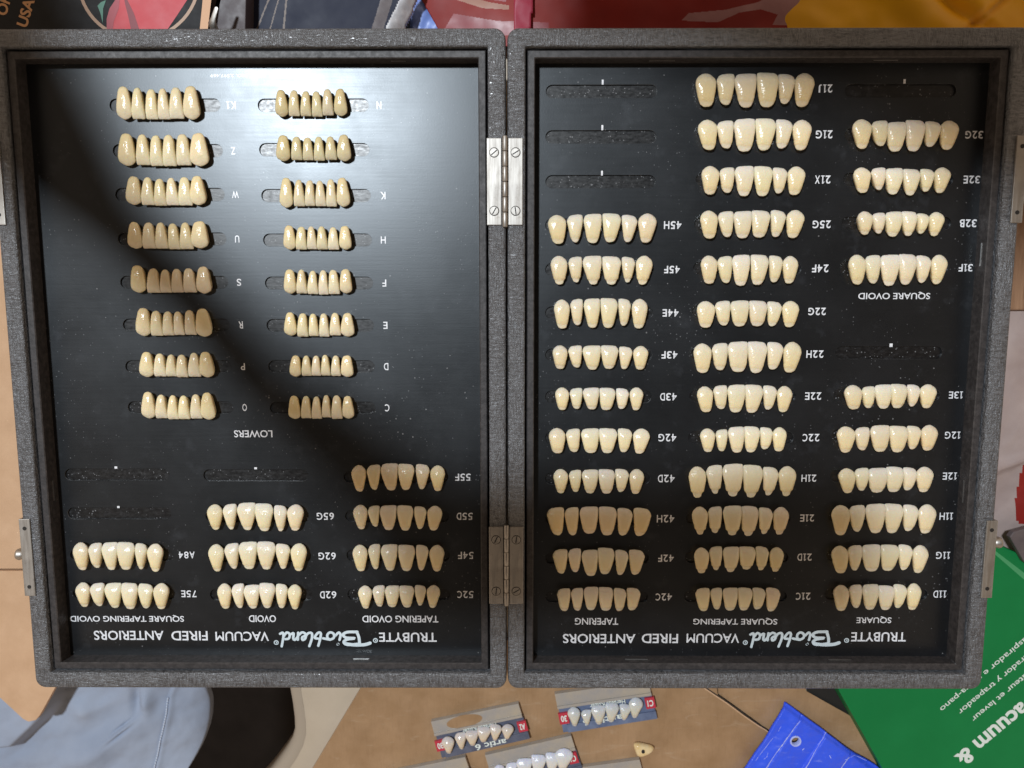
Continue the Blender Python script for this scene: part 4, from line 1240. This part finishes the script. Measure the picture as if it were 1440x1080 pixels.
# ---- tooth cards
def tooth_card(label, corners, body, words, tag_l, tag_r, teeth, oval=None, zc=ZC, tone=(0.68, 0.58, 0.46)):
    """corners: px of top-left, top-right, bottom-right, bottom-left."""
    tl, trr, br, bl = [Vector(P(*c, zc + 3)) for c in corners]
    c0 = (tl + trr + br + bl) / 4
    t = thing('tooth_card', label, 'tooth card', (c0.x, c0.y, zc + 0.1), 'plastic cards of spare teeth on the brown cardboard')

    def Q(a, b):                                    # a across (0..1), b down (0..1)
        return tl * (1 - a) * (1 - b) + trr * a * (1 - b) + br * a * b + bl * (1 - a) * b
    def quad(name, a0, a1, b0, b1, z, th, m, bev=0.25):
        return slab(name, [tuple(Q(a, b)) for a, b in ((a0, b0), (a1, b0), (a1, b1), (a0, b1))], z, th, m, t, bev)
    ax = (trr - tl).normalized(); ang = math.atan2(ax.y, ax.x)
    H = (bl - tl).length; W = (trr - tl).length
    up = quad('grip_strip', 0, 0.985, 0, 0.36, zc + 3.2, 3.0, M_clear)
    if oval:  # brown oval painted on as a reflection in the strip
        bm = bmesh.new()
        c = Q(*oval[:2])
        pts = []
        for i in range(30):
            a = 2 * math.pi * i / 30
            d = ax * (oval[2] * W * math.cos(a)) + Vector((-ax.y, ax.x)) * (oval[3] * H * math.sin(a))
            pts.append((c.x + d.x, c.y + d.y))
        add_prism(bm, pts, zc + 3.0, zc + 3.25)
        from_bm('oval_reflection', bm, M_board, up, origin=(c.x, c.y, zc + 3))
    quad('ridge', 0.0, 0.985, 0.30, 0.37, zc + 4.0, 1.0, M_clear)
    quad('body', 0.01, 0.99, 0.372, 1.0, zc + 2.6, 2.4, body)
    quad('lip', 0.06, 0.995, 0.80, 1.0, zc + 3.5, 1.2, body)
    for (a, b, s) in (tag_l, tag_r):
        if s is None: continue
        g = quad('red_tag', a - 0.05, a + 0.05, b - 0.14, b + 0.14, zc + 4.0, 1.4, M_tag, 0.15)
        bm = bmesh.new()
        c = Q(a, b)
        add_text(bm, s, c.x, c.y, zc + 4.06, H * 0.16, W * 0.062, ang + math.pi, bold=0.03)
        from_bm('lettering', bm, M_white, g, origin=(c.x, c.y, zc + 4.06))
    for (s, a, b, h, w) in words:
        bm = bmesh.new()
        c = Q(a, b)
        add_text(bm, s, c.x, c.y, zc + 4.12, H * h, W * w, ang + math.pi, bold=0.02)
        from_bm('lettering', bm, M_white, t, origin=(c.x, c.y, zc + 4.12))
    r = random.Random(5)
    for i, (u0, u1, v0, v1, kd, mir) in enumerate(teeth):
        zz = zc + 5.0
        um, vm = (u0 + u1) / 2, (v0 + v1) / 2
        X0, X1 = P(u0, vm, zz)[0], P(u1, vm, zz)[0]
        Y1, Y0 = P(um, v0, zz)[1], P(um, v1, zz)[1]
        global ZP
        zp0 = ZP; ZP = zc + 2.0
        o = build_tooth(t, (X0, X1, Y0, Y1), zz, kd, mir, True, r, tone, False, 0.0, shear=0.06 * (1 if mir else -1) * -1, taper=0.42)
        ZP = zp0
    return t


tooth_card('grey strip card of six small teeth with red tags, lettered artic 6 along its lip', [(606, 1015), (731, 989), (746, 1038), (620, 1067)], M_cgrey,
           [('Heraeus Kulzer', 0.50, 0.40, 0.11, 0.38), ('artic 6', 0.57, 0.90, 0.16, 0.35)], (0.035, 0.64, '30'), (0.955, 0.62, 'A2'),
           [(621, 639, 1036.5, 1060, 'k', False), (639.5, 655.5, 1030.5, 1054, 'l', False), (654, 672.5, 1028, 1049, 'c', False), (671, 690.5, 1023, 1044, 'c', True), (689, 706, 1019, 1042, 'l', True), (705.5, 722.5, 1019, 1040, 'k', True)],
           oval=(0.36, 0.16, 0.20, 0.16))
tooth_card('blue strip card of six ivory teeth with red tags, tucked against the case edge', [(780, 976), (914, 957), (925, 1010), (791, 1031)], M_cblue,
           [('Heraeus Kulzer', 0.52, 0.41, 0.11, 0.37), ('artic 6', 0.44, 0.80, 0.16, 0.42)], (0.045, 0.62, '30'), (0.955, 0.56, 'C1'),
           [(798, 816, 995, 1021.5, 'k', False), (817, 831.5, 998.5, 1020, 'l', False), (831, 851.5, 992.5, 1019, 'c', False), (851, 870.5, 989.5, 1016, 'c', True), (871, 887.5, 990.5, 1013, 'l', True), (884, 904, 981.5, 1010, 'k', True)], tone=(0.62, 0.60, 0.52))
tooth_card('dark grey strip card of large white teeth cut off by the picture edge', [(682, 1062), (805, 1034), (822, 1086), (698, 1114)], M_cgrey,
           [('Heraeus Kulzer', 0.52, 0.40, 0.10, 0.38)], (0.055, 0.72, None), (0.93, 0.56, 'C1'),
           [(694, 711, 1076, 1102, 'k', False), (711, 727, 1073, 1098, 'l', False), (726, 748, 1067, 1096, 'c', False), (747, 768, 1062, 1092, 'c', True), (767, 788, 1059, 1088, 'l', True), (780, 806, 1053, 1084, 'k', True)], tone=(0.70, 0.68, 0.64))
tooth_card('grey strip card in the bottom edge of the picture, only its top strip showing', [(540, 1088), (656, 1064), (672, 1112), (556, 1138)], M_cgrey, [], (0.05, 0.7, None), (0.95, 0.6, None),
           [(575, 592, 1112, 1136, 'k', False), (592, 606, 1108, 1132, 'l', False), (606, 624, 1104, 1128, 'c', False), (624, 642, 1100, 1124, 'c', True)])
tooth_card('grey strip card at the picture edge, below the loose yellowish tooth', [(810, 1080), (901, 1068), (912, 1112), (822, 1128)], M_cgrey, [], (0.05, 0.7, None), (0.95, 0.6, None),
           [(830, 846, 1104, 1126, 'k', False), (846, 860, 1101, 1122, 'l', False), (860, 878, 1098, 1120, 'c', False)])

# loose tooth lying on its side
bm = bmesh.new()
zz = ZC + 3
ot = crom([(891, 1047), (897, 1045), (904, 1046), (911, 1047.5), (917, 1049), (920, 1052.5), (916, 1058), (909, 1061.5), (901, 1064), (896, 1062.5), (893, 1056)], 30)
pts = PX(ot, zz)
cxm = sum(p[0] for p in pts) / 30; cym = sum(p[1] for p in pts) / 30
add_loft(bm, [[(cxm + (x - cxm) * s, cym + (y - cym) * s, z) for x, y in pts] for s, z in ((0.5, ZC + 0.1), (0.9, ZC + 1.2), (1.0, ZC + 2.6), (0.93, ZC + 3.8), (0.75, ZC + 4.7), (0.45, ZC + 5.0), (0.1, ZC + 4.9))], True)
bmesh.ops.recalc_face_normals(bm, faces=bm.faces[:])
M_ytooth = plain('yellow_porcelain', (0.72, 0.50, 0.22), (0.80, 0.66, 0.42), 220, 0.2)
lt = from_bm('loose_tooth', bm, M_ytooth, None, True, origin=(cxm, cym, ZC + 0.1))
tag(lt, 'single loose yellowish tooth with a dark hole lying on the brown cardboard', 'tooth')
bm = bmesh.new()
hx, hy = P(904.5, 1057, ZC + 5)
add_loft(bm, [[(hx + r * math.cos(2 * math.pi * j / 14), hy + 1.25 * r * math.sin(2 * math.pi * j / 14), z) for j in range(14)] for r, z in ((1.05, ZC + 3.5), (1.0, ZC + 5.05), (0.5, ZC + 5.1))], True)
from_bm('pin_hole', bm, M_dark, lt, origin=(hx, hy, ZC + 4.5))

# ---- blue plastic case with a hole
ZU = -52
blue = thing('blue_folder', 'scratched bright blue plastic piece with a round hole, by the green box', 'plastic piece', (*P(1140, 1060, ZU), ZU - 14))
BL = crom([(1109, 996), (1114, 997.5), (1160, 1030), (1200, 1060), (1245, 1090), (1262, 1140), (1200, 1200), (1040, 1200), (1030, 1120), (1052, 1082), (1075, 1048), (1105, 999)], 120)


def bluez(u, v):
    d1 = (u - 1125) * 0.82 + (v - 1014) * 0.57           # across the first crease
    d2 = (u - 1163) * 0.82 + (v - 1031) * 0.57
    d3 = (u - 1193) * 0.82 + (v - 1064) * 0.57
    z = -1.6 * smooth(0, -16, d1) - 0.5 * math.exp(-(d1 / 1.2) ** 2) + 1.3 * smooth(-1.5, 1.5, d2) - 1.0 * smooth(-1.5, 1.5, d3)
    z += 0.55 * fn(u, v, 30, 51) + 0.2 * fn(u, v, 9, 52)
    e = (v - 996) * 0.82 - (u - 1110) * 0.57             # distance inside the right-hand edge
    return z - 1.8 * smooth(7, 0, e)


o = grid_sheet('cover', 1025, 1266, 992, 1204, 300, 265, bluez, [M_blue], None, keep=lambda u, v: inpoly(u, v, BL) and (u - 1119) ** 2 + (v - 1042.5) ** 2 > 60, parent=blue, zref=ZU, thick=2.2)
bm = bmesh.new()
for px, w in (([(1125, 1015), (1117, 1025), (1110, 1035), (1101, 1047), (1092, 1058), (1078, 1082)], 1.0), ([(1163, 1031), (1154, 1043), (1145, 1057), (1137, 1070), (1130, 1082)], 1.0), ([(1193, 1064), (1186, 1073), (1180, 1082)], 0.9), ([(1187, 1067), (1202, 1063), (1220, 1072)], 0.45),
              ([(1165, 1060), (1167, 1064)], 0.7), ([(1088, 1040), (1076, 1056), (1064, 1072)], 0.4), ([(1128, 1055), (1131, 1052)], 0.7), ([(1100, 1024), (1096, 1031)], 0.4), ([(1081, 1060), (1079, 1066), (1075, 1069)], 0.5)):
    n0 = len(bm.verts)
    pts_ = [p for a_, b_ in zip(px, px[1:]) for p in [(a_[0] + (b_[0] - a_[0]) * t_ / 4, a_[1] + (b_[1] - a_[1]) * t_ / 4) for t_ in range(4)]] + [px[-1]]
    for a_, b_ in zip(pts_, pts_[1:]):
        wj = w * random.uniform(0.12, 0.36)
        za, zb = ZU + bluez(*a_) + 0.12, ZU + bluez(*b_) + 0.12
        p_, q_ = Vector((*P(a_[0], a_[1], ZU), za)), Vector((*P(b_[0], b_[1], ZU), zb))
        d_ = (q_ - p_); nn = Vector((-d_.y, d_.x, 0)).normalized() * wj
        bm.faces.new([bm.verts.new(x_) for x_ in (p_ + nn, p_ - nn, q_ - nn, q_ + nn)])
from_bm('worn_crease', bm, M_bscr, blue, origin=(*P(1130, 1040, ZU), ZU))
bm = bmesh.new()
cxh, cyh = P(1119, 1042.5, ZU)
n = 28
rg = []
for r, z in ((2.35, ZU - 2.6), (2.35, ZU + 0.1), (2.6, ZU + 0.45), (3.1, ZU + 0.4), (3.3, ZU - 0.4)):
    rg.append([(cxh + r * math.cos(2 * math.pi * j / n), cyh + r * math.sin(2 * math.pi * j / n), z) for j in range(n)])
add_loft(bm, rg)
bmesh.ops.recalc_face_normals(bm, faces=bm.faces[:])
from_bm('eyelet', bm, M_bscr, blue, True, origin=(cxh, cyh, ZU))

# ---- green box
ZG = -46
gb = thing_slab('green_box', 'big green box with white lettering under the right corner of the case', 'box', [(1172, 930), (1180, 972), (1207, 1020), (1246, 1090), (1290, 1180), (1640, 1180), (1640, 870), (1395, 762), (1330, 760), (1200, 860)], ZG, 14, M_green, 0.8)
flat_print('edge_line', [(1380, 763), (1387, 765), (1480, 836), (1480, 841), (1440, 815)], ZG + 0.1, M_lgreen, gb)
for s, u, v, L, hpx, b in (('o aspirador e passa-pano', 1388, 943.5, 166, 10.5, 0.008), ('aspirador y trapeador', 1403.5, 956, 140, 10.5, 0.008), ('aspirateur et laveur', 1417.5, 970, 128, 10.5, 0.008), ('Vacuum & Mop', 1398.5 + 38, 1029 - 38, 280, 24, 0.03)):
    bm = bmesh.new()
    c = P(u, v, ZG + 0.1)
    kk = (P(u + 10, v, ZG)[0] - c[0]) / 10
    if s.startswith('Vac'):
        s = 'Vacuum &'
        c = P(1404, 1026, ZG + 0.1); L = 142
    add_text(bm, s, c[0], c[1], ZG + 0.1, hpx * kk, L * kk, math.radians(180 + 43.5), bold=b, ref=None)
    from_bm('lettering', bm, M_white, gb, origin=(c[0], c[1], ZG + 0.1))

# ---- right edge: wood and clear wrap
pw = thing_slab('wood_plank', 'brown wooden plank upright beside the right latch', 'plank', [(1418, 120), (1560, 120), (1560, 436), (1404, 436)], -52, 10, M_plank, 1.0)
wr = grid_sheet('plastic_wrap', 1360, 1560, 430, 900, 60, 120, lambda u, v: 2.2 * fn(u, v, 90, 41) + 0.6 * abs(fn(u + v * .4, v, 30, 43)) + 2.5 * math.exp(-(((v - 655) + (u - 1410) * 0.4) / 7) ** 2), [M_wrap, M_bagred], lambda u, v: 1 if inpoly(u, v, [(1425, 720), (1436, 660), (1448, 620), (1560, 600), (1560, 740), (1430, 735)]) else 0, zref=-56, thick=5)
tag(wr, 'crinkled pinkish translucent plastic wrap along the right side of the case', 'plastic wrap')
gs = thing_slab('silver_packet', 'small dull grey packet corner above the green box', 'packet', [(1420, 755), (1425, 748), (1600, 700), (1600, 900), (1440, 790)], -42, 3, M_navy2, 0.8)

# ---- unseen phone, plus two blockers added in the shape of the arm shadows
M_phone = mat('phone_body', (0.02, 0.02, 0.022), 0.4)
M_blocker = plain('dark_blocker', (0.05, 0.05, 0.055), (0.07, 0.07, 0.075), 40, 0.9)
rig = thing('shadow_rig', 'unseen phone with two added blockers shaped to cast the arm shadows on the case', 'shadow rig', (-65, 44, 350))
slab('phone', rrect(-163, 34, 16, 74, 9), 358, 8, M_phone, rig)
slab('shadow_blocker', [(-149, 84), (-177, 107), (-202, 122), (-220, 146), (-241, 170), (-258, 188), (-268, 214), (-300, 290), (-420, 420), (-520, 380), (-330, 205), (-282, 170), (-249, 138), (-227, 109), (-197, 79), (-172, 49), (-152, 32)], 370, 14, M_blocker, rig)
slab('shadow_blocker', [(-112, 256), (-72, 246), (-43, 238), (-2, 226), (40, 205), (64, 190), (94, 172), (200, 130), (420, 300), (100, 520), (-100, 420)], 374, 14, M_blocker, rig)
